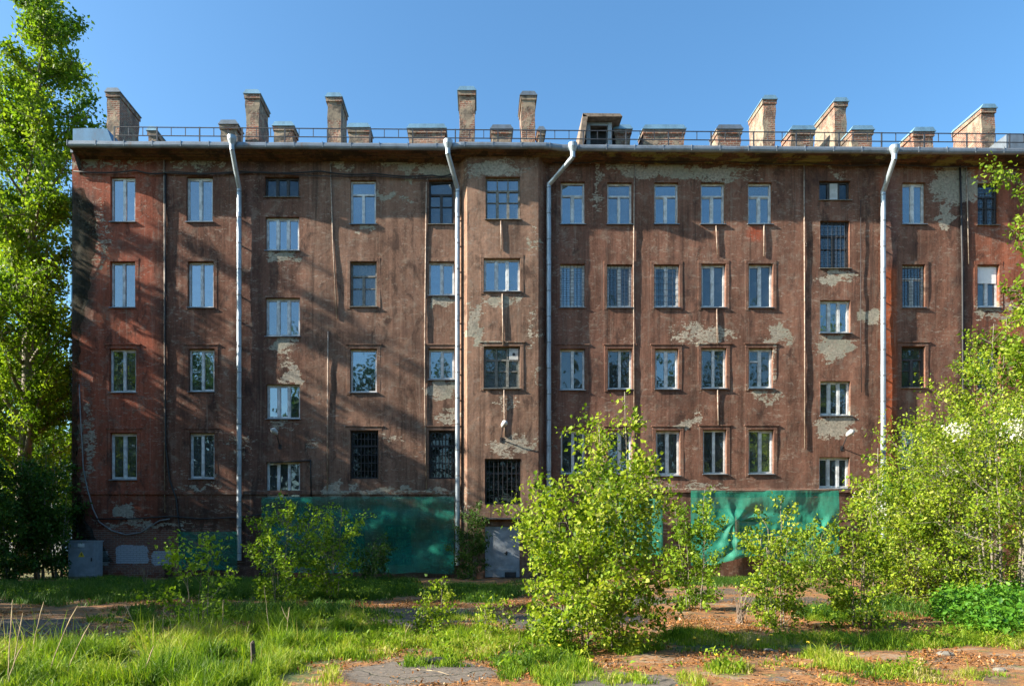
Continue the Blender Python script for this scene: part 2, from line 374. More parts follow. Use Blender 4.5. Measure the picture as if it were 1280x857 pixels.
# ---------------------------------------------------------------- facade fields (peeled plaster, paint zones)
PEEL = [(850,213,85,10,1),(800,207,40,8,.9),(743,228,5,36,.8),(900,222,40,7,.8),(760,205,25,8,.7),(500,205,28,7,1),(516,216,5,18,.9),(548,214,18,12,1),
 (478,243,18,5,.9),(508,248,9,4,.8),(425,203,10,12,.9),(620,212,38,11,.9),(250,203,45,7,.7),(150,206,50,8,.6),(112,203,18,12,.8),(455,287,16,6,.9),
 (352,321,22,8,.9),(353,429,22,9,.9),(356,448,16,10,.6),(354,531,20,8,.7),(367,467,12,11,1),(552,377,17,8,.9),(552,485,17,13,.9),(626,374,24,8,.9),
 (1042,432,24,17,1),(1046,532,26,16,1),(1043,345,22,8,.8),(594,405,9,30,.9),(634,502,16,12,.6),(1081,397,16,7,1),(974,420,19,15,.9),(880,418,40,14,.75),
 (955,495,22,9,.8),(1184,270,7,18,1),(865,526,11,7,.9),(480,613,70,6,.8),(418,612,12,9,1),(555,613,30,6,.7),(850,606,70,5,.6),(160,640,11,13,1),(645,556,34,12,.8),
 (1043,220,12,8,.6),(1195,232,32,24,1.0),(670,470,9,14,.7),(668,410,7,26,.6),(668,300,6,20,.6),(125,300,14,60,.55),(108,560,10,70,.7),(575,640,8,30,.6),(1010,300,4,6,.6),
 (390,555,14,8,.6),(470,545,40,6,.6),(700,560,16,10,.5),(1150,600,30,18,.7),(1245,380,30,22,.7),(1230,560,40,60,.6),(560,520,16,10,.7),(300,560,20,20,.5),(240,610,40,5,.7),(180,655,60,6,.8),
 (710,232,12,5,.5),(845,552,8,10,.5),(810,600,25,8,.6),(1110,205,30,6,.5),(1260,215,25,8,.7)]
BRICK = [(140,560,70,130,.42),(170,690,90,34,.95),(105,480,20,90,.6),(170,390,34,40,.4),(540,450,30,20,.35),(594,405,8,24,.5),(1230,470,50,70,.5),(250,680,60,30,.6),(640,390,60,30,.15),(1235,640,60,60,.6),(840,600,60,8,.5),(740,640,200,30,.35)]
WASH = [(165,693,18,10,.95),(203,697,11,8,.95),(131,697,5,9,.9)]
def boxfield(lst, px, py, power=4):
    r = np.zeros_like(px)
    for cx, cy, rx, ry, s in lst:
        d = (np.abs((px - cx) / (rx * 1.25)) ** power + np.abs((py - cy) / (ry * 1.25)) ** power)
        r = np.maximum(r, s * np.clip(1.25 - d, 0, 1) * .75)
    return r
def tintfield(px, py):
    w = (fbm(px / 9, py / 40, 5) - .5) * 9
    x = px + w
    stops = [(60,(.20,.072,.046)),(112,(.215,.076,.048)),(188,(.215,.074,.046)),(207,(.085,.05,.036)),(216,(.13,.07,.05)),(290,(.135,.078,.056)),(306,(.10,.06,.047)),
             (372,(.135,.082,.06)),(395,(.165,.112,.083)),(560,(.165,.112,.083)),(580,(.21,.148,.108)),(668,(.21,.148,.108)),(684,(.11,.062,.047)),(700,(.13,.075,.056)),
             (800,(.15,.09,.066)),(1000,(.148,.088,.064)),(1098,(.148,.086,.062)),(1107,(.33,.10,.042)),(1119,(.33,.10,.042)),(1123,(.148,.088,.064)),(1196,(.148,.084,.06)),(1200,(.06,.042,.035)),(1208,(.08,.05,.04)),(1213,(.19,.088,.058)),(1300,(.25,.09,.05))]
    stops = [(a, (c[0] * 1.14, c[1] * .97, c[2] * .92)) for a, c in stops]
    xs = [s[0] for s in stops]
    c = np.stack([np.interp(x, xs, [s[1][k] for s in stops]) for k in range(3)], -1)
    up = sstep(345, 325, py + w * .8)[:, None] * ((x > 1104) & (x < 1122))[:, None]      # the orange strip starts below the second row
    c = c * (1 - up) + np.array((.17, .085, .065)) * up
    net = (sstep(126, 106, px + w) * sstep(225, 260, py) * sstep(430, 380, py))[:, None]   # grey-green lichen on the corner
    c = c * (1 - .75 * net) + np.array((.12, .125, .105)) * .75 * net
    rp = np.clip(1.2 - np.abs((px - 943) / 9) ** 4 - np.abs((py - 292) / 10) ** 4, 0, 1)[:, None]   # patch of red paint under one window
    c = c * (1 - rp) + np.array((.30, .075, .04)) * rp
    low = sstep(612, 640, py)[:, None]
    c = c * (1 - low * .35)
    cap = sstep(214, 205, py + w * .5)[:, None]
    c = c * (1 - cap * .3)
    return c
def add_fields(me, V):
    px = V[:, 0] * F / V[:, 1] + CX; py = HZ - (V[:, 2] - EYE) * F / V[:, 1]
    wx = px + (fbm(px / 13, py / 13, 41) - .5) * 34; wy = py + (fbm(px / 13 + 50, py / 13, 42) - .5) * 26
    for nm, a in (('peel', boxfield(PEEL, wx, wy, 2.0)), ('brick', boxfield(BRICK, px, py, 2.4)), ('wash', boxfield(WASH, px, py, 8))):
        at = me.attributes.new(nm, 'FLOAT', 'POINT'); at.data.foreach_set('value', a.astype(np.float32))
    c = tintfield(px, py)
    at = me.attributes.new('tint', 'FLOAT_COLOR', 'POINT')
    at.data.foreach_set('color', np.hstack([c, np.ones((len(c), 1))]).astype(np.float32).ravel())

# ---------------------------------------------------------------- the apartment house
house = empty('apartment_house', (3, WY, 0), 'long five storey derelict brown plastered apartment house with brick chimneys and peeling walls', 'building')
X0, X1 = PX(90, WY), PX(1520, WY)
TX0, TX1 = PX(575, WY), PX(683, WY)          # canted stair bay at the wall
FX0, FX1 = PX(584, TY), PX(673, TY)          # its front
def zeave(x): return 17.22 - (x - X0) * .0078
BACK = 39.5
# windows: x0,x1,y0,y1 in photo pixels, kind, extras
WIN = [
 (138,169,221,277,'w2','sky'),(138,169,327,384,'w2','curtain'),(137,170,436,490,'w2','dark'),(138,171,541,599,'w2','dark'),
 (233,266,221,277,'w2',''),(235,267,327,384,'w2','curtain'),(236,268,436,489,'w2','curtain'),(237,268,541,598,'w2',''),
 (331,374,221,246,'d3',''),(332,374,271,313,'w3',''),(332,375,372,420,'w3','curtain'),(333,375,480,523,'w3',''),(333,375,577,622,'w3','dark'),
 (438,470,225,280,'wt',''),(438,471,327,383,'old','curtain'),(438,471,436,490,'w1','curtain'),(438,473,538,598,'bar','dark'),
 (536,567,225,280,'oldd',''),(536,568,327,369,'w2','curtain'),(536,568,436,474,'w2',''),(536,569,538,598,'bar','dark'),
 (701,731,227,280,'wt',''),(700,731,330,384,'w2','grid'),(700,731,436,487,'w2','dark'),(701,731,538,592,'w2',''),
 (759,790,228,280,'wt',''),(759,790,331,384,'w2','grid'),(760,790,436,486,'w2',''),(760,790,538,592,'w2',''),
 (818,848,228,280,'wt',''),(818,849,331,384,'w2','gridh'),(819,848,436,486,'w2',''),(820,850,538,594,'w2','curtain'),
 (876,906,228,280,'wt',''),(877,907,330,384,'w2','dark'),(877,908,435,485,'w2',''),(879,908,537,592,'w2','dark'),
 (935,965,228,280,'wt',''),(936,966,330,384,'w2','dark'),(936,966,435,485,'w2v','curtain'),(936,967,537,592,'w2',''),
 (1024,1063,226,250,'d3','blindpane'),(1025,1062,276,335,'oldd','grid'),(1025,1063,375,416,'w3','curtain'),(1025,1063,476,519,'w3','dark'),(1024,1062,571,610,'w3','dark'),
 (1128,1157,228,280,'w2',''),(1128,1156,331,384,'wt','grid'),(1127,1156,433,484,'oldd',''),(1127,1157,534,585,'w2','curtain'),
 (1222,1248,229,281,'oldd','grid'),(1222,1249,331,384,'w2','blind'),(1222,1250,435,485,'oldd',''),(1222,1250,538,590,'w2',''),
 (425,456,648,700,'bar','dark'),(481,514,656,706,'bar','dark'),(885,920,640,690,'bar','dark'),
]
for q in (1300, 1362, 1424, 1482): WIN += [(q, q + 29, 229, 281, 'w2', ''), (q, q + 29, 331, 384, 'wt', ''), (q, q + 29, 435, 485, 'w2', 'curtain'), (q, q + 29, 538, 590, 'w2', 'dark')]
TWIN = [(607,650,221,274,'old3',''),(605,650,323,364,'w3',''),(605,650,433,485,'old3','board'),(606,651,573,630,'bar','dark')]
DOOR = (606, 650, 657, 722)

def lines(lo, hi, cuts, step):
    pts = sorted(set([round(lo, 4), round(hi, 4)] + [round(c, 4) for c in cuts if lo < c < hi]))
    out = []
    for a, b in zip(pts[:-1], pts[1:]):
        n = max(1, int(math.ceil((b - a) / step)))
        out += [a + (b - a) * i / n for i in range(n)]
    return np.array(out + [pts[-1]])
def sheet(name, xa, xb, za, zb, y, openings, reveal, step=.13):
    """one wall with true openings and reveals; openings in metres (x0,x1,z0,z1)"""
    xs = lines(xa, xb, [c for o in openings for c in o[:2]], step); zs = lines(za, zb, [c for o in openings for c in o[2:]], step)
    nx, nz = len(xs), len(zs)
    Xg, Zg = np.meshgrid(xs, zs)
    dy = (fbm(Xg * .9 + 40, Zg * .9, 3, 4) - .5) * .05
    Zg = np.minimum(Zg, zeave(Xg) + .22)
    V = np.stack([Xg, y + dy, Zg], -1).reshape(-1, 3)
    xc = (xs[:-1] + xs[1:]) / 2; zc = (zs[:-1] + zs[1:]) / 2
    keep = np.ones((nz - 1, nx - 1), bool)
    for a, b, c, d in openings:
        keep &= ~(((xc > a) & (xc < b))[None, :] & ((zc > c) & (zc < d))[:, None])
    j, i = np.nonzero(keep); q = j * nx + i
    Fc = np.stack([q, q + 1, q + nx + 1, q + nx], -1).tolist(); V = V.tolist()
    for a, b, c, d in openings:
        n = len(V); ya, yb = y - .002, y + reveal
        V += [(a,ya,c),(b,ya,c),(b,ya,d),(a,ya,d),(a,yb,c),(b,yb,c),(b,yb,d),(a,yb,d)]
        Fc += [(n+0,n+4,n+5,n+1),(n+1,n+5,n+6,n+2),(n+2,n+6,n+7,n+3),(n+3,n+7,n+4,n+0)]
    mb = MB(); mb.v = V; mb.f = Fc
    return mb
def rect(w, Y): return (PX(w[0], Y), PX(w[1], Y), PZ(w[3], Y), PZ(w[2], Y))
opsL = [rect(w, WY) for w in WIN if w[1] < 577]; opsR = [rect(w, WY) for w in WIN if w[0] > 680]
opsT = [rect(w, TY) for w in TWIN] + [(PX(DOOR[0], TY), PX(DOOR[1], TY), 0.02, PZ(DOOR[2], TY))]
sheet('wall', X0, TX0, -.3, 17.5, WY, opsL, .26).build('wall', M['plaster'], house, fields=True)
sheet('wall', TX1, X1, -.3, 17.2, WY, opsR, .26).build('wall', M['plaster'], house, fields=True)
bay = sheet('bay', FX0, FX1, -.3, 17.2, TY, opsT, .26)
def cant(mb, xa, ya, xb, yb):
    n = 4; m = 130
    for i in range(n):
        for k in range(m):
            p = []
            for (ii, kk) in ((i, k), (i + 1, k), (i + 1, k + 1), (i, k + 1)):
                t = ii / n; p.append((xa + (xb - xa) * t, ya + (yb - ya) * t, -.3 + (zeave(xa) + .52) * kk / m))
            mb.quad(*p)
cant(bay, TX0, WY, FX0, TY); cant(bay, FX1, TY, TX1, WY)
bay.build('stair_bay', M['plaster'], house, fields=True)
# end and back walls, floors
mb = MB(); mb.quad((X0, WY, -.3), (X0, WY, 17.3), (X0, BACK, 17.3), (X0, BACK, -.3)); mb.build('end_wall', M['plaster'], house, fields=True)
mb = MB(); mb.quad((X1, WY, -.3), (X1, BACK, -.3), (X1, BACK, 17.3), (X1, WY, 17.3)); mb.build('end_wall', M['plaster'], house, fields=True)
mb = MB(); mb.quad((X0, BACK, -.3), (X0, BACK, 17.3), (X1, BACK, 17.3), (X1, BACK, -.3)); mb.build('back_wall', M['plaster'], house, fields=True)
mb = MB(); mb.quad((X0 + .05, WY + 4.5, 0), (X1 - .05, WY + 4.5, 0), (X1 - .05, WY + 4.5, 17), (X0 + .05, WY + 4.5, 17)); mb.build('corridor_wall', M['inside'], house)
for z in (.05, 3.3, 6.8, 10.35, 13.9):
    MB().box(X0 + .05, X1 - .05, WY + .3, WY + 4.45, z - .12, z).build('floor_slab', M['inside'], house)

def make_window(w, Y, i):
    x0, x1, z0, z1 = rect(w, Y); kind, ex = w[4], w[5]
    rng = random.Random(i)
    c = ((x0 + x1) / 2, Y, (z0 + z1) / 2)
    fy0, fy1 = Y + .13, Y + .20
    if kind == 'bar': fy0, fy1 = Y + .18, Y + .24
    fr = MB(); e = .002; t = .075
    mat = M['white'] if kind[0] == 'w' else (M['oldwood'] if kind in ('old', 'old3') else M['darkwood'])
    fr.box(x0 + e, x1 - e, fy0, fy1, z0 + e, z0 + t); fr.box(x0 + e, x1 - e, fy0, fy1, z1 - t, z1 - e)
    fr.box(x0 + e, x0 + t, fy0, fy1, z0 + t, z1 - t); fr.box(x1 - t, x1 - e, fy0, fy1, z0 + t, z1 - t)
    h = z1 - z0; wd = x1 - x0; ztop = z1 - t
    def vbar(x, a, b, tt=.055, d=0): fr.box(x - tt, x + tt, fy0 - .012 + d, fy1 - .012, a, b)
    def hbar(z, a, b, tt=.035, d=0): fr.box(a, b, fy0 - .009 + d, fy1 - .009, z - tt, z + tt)
    zt = z1 - h * .31
    if kind in ('wt', 'old', 'oldd', 'bar', 'old3'):
        hbar(zt, x0 + t, x1 - t); ztop = zt - .035
    if kind in ('w2', 'wt', 'old', 'oldd', 'w2v'): vbar((x0 + x1) / 2 + rng.uniform(-.02, .02), z0 + t, ztop)
    if kind == 'w2v': hbar(z1 - h * .32, x0 + t, (x0 + x1) / 2 - .045)
    if kind in ('w3', 'd3', 'old3'):
        for f in (.345, .655): vbar(x0 + wd * f, z0 + t, ztop)
    if kind in ('old', 'old3', 'oldd'):
        for f in (.42,): hbar(z0 + h * f, x0 + t, x1 - t, .018, .02)
        if kind == 'old3':
            for f in (.345, .655): vbar(x0 + wd * f, zt + .035, z1 - t, .025)
    # opening casement frames (white plastic ones are double profiled)
    if kind[0] == 'w':
        cells = {'w1': [0, 1], 'w2': [0, .5, 1], 'w2v': [0, .5, 1], 'wt': [0, .5, 1], 'w3': [0, .345, .655, 1]}[kind]
        for a, b in zip(cells[:-1], cells[1:]):
            if rng.random() < .65:
                xa = x0 + wd * a + (.055 if a == 0 else .04); xb = x0 + wd * b - (.055 if b == 1 else .04); s = .038
                fr.box(xa, xa + s, fy0 + .018, fy1 - .02, z0 + t, ztop); fr.box(xb - s, xb, fy0 + .018, fy1 - .02, z0 + t, ztop)
                fr.box(xa + s, xb - s, fy0 + .018, fy1 - .02, z0 + t, z0 + t + s); fr.box(xa + s, xb - s, fy0 + .018, fy1 - .02, ztop - s, ztop)
    wnd = fr.build('window', mat, house, c)
    gy = fy0 + .045
    g = MB(); xm = [x0 + .02, x1 - .02]
    if kind in ('w2', 'w2v', 'wt', 'old', 'oldd'): xm = [x0 + .02, (x0 + x1) / 2, x1 - .02]
    if kind in ('w3', 'd3', 'old3'): xm = [x0 + .02, x0 + wd * .345, x0 + wd * .655, x1 - .02]
    for a, b in zip(xm[:-1], xm[1:]):                       # each leaf of glass hangs at its own slight angle
        t1, t2 = rng.uniform(-.006, .006), rng.uniform(-.006, .006)
        g.quad((a, gy + t1, z0 + .02), (b, gy - t1, z0 + .02), (b, gy - t1 + t2, z1 - .02), (a, gy + t1 + t2, z1 - .02))
    g.build('glass', M['glass_black'] if kind in ('bar', 'd3') else M['glass_milky'] if ex == 'board' or kind == 'old' else M['glass_dull'] if (i % 3 == 1 and ex != 'dark') or kind == 'old3' else M['glass_dark'] if (ex == 'dark' or kind in ('bar', 'oldd') or (w[0] > 690 and w[2] > 300)) else M['glass'], wnd, c)
    # sill
    if kind != 'bar':
        s = MB(); s.prism([(Y - .07, z0 - .035), (Y - .07, z0 - .012), (Y + .128, z0 + .03), (Y + .128, z0 - .004), (Y - .02, z0 - .03)], 'x', x0 - .04, x1 + .04)
        s.build('sill', M['galv_dull'] if kind[0] == 'w' else M['oldwood'], wnd, c)
    # plaster surround
    if Y == WY and w[2] > 300 and kind != 'w3' or (Y == TY and w[2] < 500 and w[2] > 300):
        sx = .15; p = .014; s = MB()
        s.box(x0 - sx, x0 - .01, Y - p, Y + .03, z0 - .12, z1 + .01); s.box(x1 + .01, x1 + sx, Y - p, Y + .03, z0 - .12, z1 + .01)
        s.box(x0 - sx, x1 + sx, Y - p - .004, Y + .03, z1 + .012, z1 + sx)
        if w[2] > 420: s.box(x0 - sx - .05, x1 + sx + .05, Y - .045, Y + .03, z1 + sx + .002, z1 + sx + .06)
        s.build('surround', M['plaster'], wnd, c, fields=True, bevel=.008)
    if ex == 'curtain':
        cv = MB(); n = 40; yb = fy1 + .16; ht = z1 - .02; full = rng.random() < .5
        parts = [(x0, x1)] if full else [(x0, x0 + wd * rng.uniform(.3, .5)), (x1 - wd * rng.uniform(.25, .45), x1)]
        for xa, xb in parts:
            for k in range(n):
                xs = [xa + (xb - xa) * (k + d) / n for d in (0, 1)]
                ys = [yb + .035 * math.sin(xx * 34 + i) + .02 * math.sin(xx * 71) for xx in xs]
                cv.quad((xs[0], ys[0], z0 + .01), (xs[1], ys[1], z0 + .01), (xs[1], ys[1], ht), (xs[0], ys[0], ht))
        cv.build('curtain', M['curtain'], wnd, c, smooth=True)
    if ex == 'blind':
        MB().box(x0 + .05, x1 - .05, fy0 - .02, fy0 - .015, z1 - h * .42, z1 - .05).build('roller_blind', M['blind'], wnd, c)
    if ex == 'blindpane':
        MB().box(x0 + wd * .38, x0 + wd * .63, fy0 - .02, fy0 - .012, z0 + .07, z1 - .06).build('pale_board', M['curtain'], wnd, c)
    if ex == 'board':
        MB().box(x0 + .07, x1 - .07, fy0 + .05, fy0 + .055, z0 + .07, z1 - .07).build('board', M['board'], wnd, c)
        v = MB().box(x0 + wd * .70, x0 + wd * .95, fy0 - .02, fy0 - .005, z1 - h * .30, z1 - .05)
        v.build('vent_panel', M['curtain'], wnd, c)
        k = MB(); k.tube([(x0 + wd * .83, fy0 - .03, z1 - h * .17), (x0 + wd * .83, fy0 - .021, z1 - h * .17)], .06, 14).build('vent_opening', M['iron'], wnd, c)
    if ex in ('grid', 'gridh') or kind == 'bar':
        b = MB(); yb = Y + .06; nv = 7 if ex == 'grid' else (4 if ex == 'gridh' else 8); nh = 12 if ex == 'grid' else (7 if ex == 'gridh' else 6)
        r = .007 if kind != 'bar' else .011
        for k in range(1, nv): b.box(x0 + wd * k / nv - r, x0 + wd * k / nv + r, yb - r, yb + r, z0 + .02, z1 - .02)
        for k in range(1, nh): b.box(x0 + .003, x1 - .003, yb + r + .001, yb + r * 2.6, z0 + h * k / nh - r, z0 + h * k / nh + r)
        bars = b.build('window_bars', M['iron'] if kind == 'bar' else M['railing'], wnd, c)
    return wnd
LAB = {'bar': 'dark window behind iron bars', 'd3': 'low dark window of three small panes', 'blind': 'window with half lowered white roller blind', 'old': 'old grey wooden window with transom'}
for i, w in enumerate(WIN):
    o = make_window(w, WY, i)
    for k in (w[5], w[4]):
        if k in LAB: o['label'] = LAB[k]; break
for i, w in enumerate(TWIN): make_window(w, TY, 100 + i)

# door of the stair bay
dx0, dx1, dz1 = PX(DOOR[0], TY), PX(DOOR[1], TY), PZ(DOOR[2], TY)
d = MB(); d.box(dx0 + .01, dx1 - .01, TY + .06, TY + .12, .05, dz1 - .01)
dm = (dx0 + dx1) / 2
for a, b in ((dx0 + .05, dm - .03), (dm + .03, dx1 - .05)):
    d.box(a, b, TY + .045, TY + .06, .32, .34); d.box(a, b, TY + .045, TY + .06, dz1 - .12, dz1 - .09)
door = d.build('door', M['door'], house, (dm, TY, 0), bevel=.006)
MB().box(dm + .1, dm + .55, TY + .03, TY + .058, .04, .26).build('vent', M['iron'], door, (dm, TY, 0))
MB().tube([(dm + .08, TY + .02, 1.02), (dm + .22, TY + .02, 1.02)], .014, 8).box(dm + .13, dm + .2, TY + .03, TY + .059, .94, 1.1).build('handle', M['iron'], door, (dm, TY, 0))
MB().box(dx0 - .12, dx1 + .12, TY - .22, TY + .03, dz1 + .26, dz1 + .33).box(dx0 - .1, dx0 - .04, TY - .18, TY + .03, dz1 + .1, dz1 + .258).box(dx1 + .04, dx1 + .1, TY - .18, TY + .03, dz1 + .1, dz1 + .258).build('door_canopy', M['darkwood'], house, (dm, TY, dz1), bevel=.01)

# plinth band
pl = MB()
def band(xa, xb, y, z0, z1, p):
    n = max(1, int((xb - xa) / .25))
    for k in range(n):
        a = xa + (xb - xa) * k / n; b = xa + (xb - xa) * (k + 1) / n
        pl.quad((a, y - p, z0), (b, y - p, z0), (b, y - p, z1), (a, y - p, z1)); pl.quad((a, y - p, z1), (b, y - p, z1), (b, y + .03, z1 + .03), (a, y + .03, z1 + .03)); pl.quad((a, y + .03, z0), (b, y + .03, z0), (b, y - p, z0), (a, y - p, z0))
for args in ((X0, TX0, WY, 3.42, 3.56, .06), (TX1, X1, WY, 3.5, 3.64, .06), (X0, PX(325, WY), WY, -.3, .46, .1)):
    pl = MB(); band(*args); pl.build('string_course', M['plaster'], house, fields=True)

# cornice, gutter, roof
def eave_path():
    return [(X0 + .33, EY), (TX0 - .55, EY), (FX0 - .25, EY - .13), (FX1 + .25, EY - .13), (TX1 + .55, EY), (X1 + .1, EY)]
path = []
ep = eave_path()
for (xa, ya), (xb, yb) in zip(ep[:-1], ep[1:]):
    n = max(1, int((xb - xa) / .3)); path += [(xa + (xb - xa) * k / n, ya + (yb - ya) * k / n) for k in range(n)]
path.append(ep[-1])
def sweep(profile, wob=.0):
    """profile: list of (dy, dz, inner) against the eave line; inner points sit on the wall"""
    mb = MB(); k = len(profile)
    for x, y in path:
        ze = zeave(x)
        for dy, dz in profile:
            w = wob * (vnoise(np.array([x * 1.7 + dy * 9]), np.array([dy * 7 + dz]), 8)[0] - .5)
            mb.v.append((x, y + dy + w * .3, ze + dz + w))
    for i in range(len(path) - 1):
        for j in range(k - 1):
            a = i * k + j; mb.f.append((a, a + k, a + k + 1, a + 1))
    return mb
sweep([(.06, .02), (.12, .0), (.30, .01), (.32, -.04), (.50, -.02), (.54, -.06), (.68, -.03), (.74, -.08), (.90, -.09)], .03).build('cornice', M['soffit'], house, smooth=False)
gut = sweep([(1.2, .46), (.5, .36), (.06, .24), (-.01, .23), (-.03, .19), (-.045, .16), (-.045, .08), (-.02, .02), (.02, -.01), (.08, 0.0)], .02)
for k in range(42):
    x = X0 + .3 + k * 1.13
    if x < X1:
        y = np.interp(x, [p[0] for p in ep], [p[1] for p in ep]); z = zeave(x); gut.box(x - .012, x + .012, y - .052, y + .3, z + .02, z + .25)
gut.build('gutter', M['galv_dull'], house)
rf = MB(); RY = 33.8
for k in range(40):
    a = X0 + .33 + (X1 - X0 - .25) * k / 40; b = X0 + .33 + (X1 - X0 - .25) * (k + 1) / 40
    za, zb = zeave(a), zeave(b)
    rf.quad((a, EY + .9, za + .44), (b, EY + .9, zb + .44), (b, RY, zb + 2.1), (a, RY, za + 2.1)); rf.quad((a, RY, za + 2.1), (b, RY, zb + 2.1), (b, BACK + .6, zb + .25), (a, BACK + .6, za + .25))
    rf.box(a - .012, a + .012, EY + .9, EY + 1.4, za + .44, za + .58)
for x in (X0 + .34, X1): rf.quad((x, WY - .7, zeave(x) + .2), (x, RY, zeave(x) + 2.1), (x, BACK + .6, zeave(x) + .2), (x, BACK, 16.5), (x, WY, 16.5))
rf.build('roof', M['galv_dull'], house)
MB().box(X0 - .03, X0 + .4, WY - .06, WY + .9, 17.40, 17.56).build('corner_cap', M['galv_dull'], house, (X0, WY, 17.4))
# roof upstand at the left corner
a, b = PX(91, 27.6), PX(134, 27.6)
MB().prism([(a, PZ(177, 27.6)), (b + .2, PZ(177, 27.6)), (b, PZ(161, 27.6)), (PX(108, 27.6), PZ(160, 27.6)), (a, PZ(161, 27.6))], 'y', 27.6, 29.5).build('roof_upstand', M['bluepaint'], house, (a, 27.6, 17.5))
a = PX(1258, 29)
MB().prism([(a, 17.0), (a + 4, 17.0), (a + 4, PZ(168, 29)), (a, PZ(168, 29))], 'y', 29, 31).build('roof_hatch', M['galv_dull'], house, (a, 29, 17.4))
# railing
rl = MB(); ry = 27.55; xs = np.arange(PX(143, ry), PX(1500, ry), 1.72)
zlo = lambda x: zeave(x) + .66; zhi = lambda x: zeave(x) + 1.0
for i, x in enumerate(xs):
    rl.box(x - .024, x + .024, ry - .02, ry + .02, zeave(x) + .1, zhi(x) + .02)
    rl.tube([(x, ry + .5, zeave(x) + .2), (x, ry + .02, zeave(x) + .5)], .012, 5)
    if i + 1 < len(xs):
        x2 = xs[i + 1]
        sg = .015 * math.sin(i * 2.3)
        for zf in (zlo, zhi): rl.tube([(x, ry, zf(x)), ((x + x2) / 2, ry + sg, (zf(x) + zf(x2)) / 2 + sg * .6), (x2, ry, zf(x2))], .021, 5)
        for f in (1 / 3, 2 / 3):
            xx = x + (x2 - x) * f; rl.box(xx - .014, xx + .014, ry - .009, ry + .009, zlo(xx), zhi(xx))
rl.build('roof_railing', M['railing'], house)

# chimneys: front x0,x1,top in photo pixels, distance of the front, depth
CH = [(133,150,113,30,1.75),(306,325,115,30,1.3),(408,427,119,30,1.3),(573,594,111,30,1.3),(651,670,117,30,1.4),(953,970,122,30,1.5),(1042,1059,125,30,1.8),(1226,1244,133,30,1.8),
      (275,297,153,29.2,.6),(342,367,155,29.2,.7),(435,462,157,29.2,.7),(510,557,158,29.2,.8),(614,640,159,29.2,.6),(185,196,161,29.4,.8),(768,789,159,29.2,.7),(804,856,159,29.2,.8),
      (896,927,159,29.2,.8),(988,1018,160,29.2,.8),(1064,1091,160,29.2,.8),(1141,1167,162,29.2,.8),(672,681,161,29.6,.6)]
for i, (a, b, top, Y, dep) in enumerate(CH):
    rng = random.Random(i); x0, x1 = PX(a + 1, Y), PX(b - 1, Y); zt = PZ(top, Y); zb = zeave(x0) + .2
    c = ((x0 + x1) / 2, Y, zb); tall = zt - zb > 1
    n = 8 if tall else 3
    mb = MB(); rows = []
    for k in range(n + 1):
        z = zb + (zt - .12 - zb) * k / n; j = lambda: rng.uniform(-.03, .03)
        rows.append([(x0 + j(), Y + j(), z), (x1 + j(), Y + j(), z), (x1 + j(), Y + dep + j(), z), (x0 + j(), Y + dep + j(), z)])
    for r0, r1 in zip(rows[:-1], rows[1:]):
        for q in range(4): mb.quad(r0[q], r0[(q + 1) % 4], r1[(q + 1) % 4], r1[q])
    mb.quad(*rows[-1])
    if tall: mb.box(x0 - .05, x1 + .05, Y - .05, Y + dep + .05, zt - .3, zt - .12)
    ch = mb.build('chimney', M['chimney'], house, c)
    ov = .09 if tall else .07
    cap = MB()
    cap.box(x0 - ov, x1 + ov, Y - ov, Y + dep + ov, zt - .118, zt - .08)
    xm = (x0 + x1) / 2
    cap.prism([(x0 - ov * .8, zt - .078), (x1 + ov * .8, zt - .078), (x1 - .03, zt + (.07 if tall else .02)), (x0 + .03, zt + (.07 if tall else .02))], 'y', Y - ov * .8, Y + dep + ov * .8)
    cap.build('chimney_cap', M['bluetin'] if i % 4 else M['galv_dull'], ch, c)
# dormer
Y = 28.8
mb = MB(); zb = zeave(4) + .15
a, b, l, r = PX(733, Y), PX(765, Y), PX(738, Y), PX(760, Y); zt = PZ(153, Y)
mb.box(a, l, Y, Y + 2, zb, zt); mb.box(r, b, Y, Y + 2, zb, zt); mb.box(l, r, Y + .02, Y + .06, zt - .12, zt)
dr = mb.build('dormer', M['door'], house, (a, Y, zb))
MB().quad((l, Y + .5, zb), (r, Y + .5, zb), (r, Y + .5, zt), (l, Y + .5, zt)).build('dark_opening', M['darkwood'], dr)
sl = MB(); sl.box(l, r, Y + .05, Y + .07, zb + .3, zb + .34); sl.box(l, r, Y + .05, Y + .07, zb + .55, zb + .59); sl.build('louvre', M['darkwood'], dr)
zt2 = PZ(149, Y)
sl = MB(); sl.prism([(PX(727, Y), zt2 - .1), (PX(776, Y), zt2 - .1), (PX(773, Y), zt2 + .02), (PX(727, Y), zt2 + .04)], 'y', Y - .35, Y + 2.2)
sl.prism([(PX(727, Y), zt2 + .02), (PX(719, Y) , zb + .0), (PX(725, Y), zb + .0), (PX(733, Y), zt2 - .1)], 'y', Y - .35, Y + 2.2)
sl.build('dormer_roof', M['woodgrey'], dr)

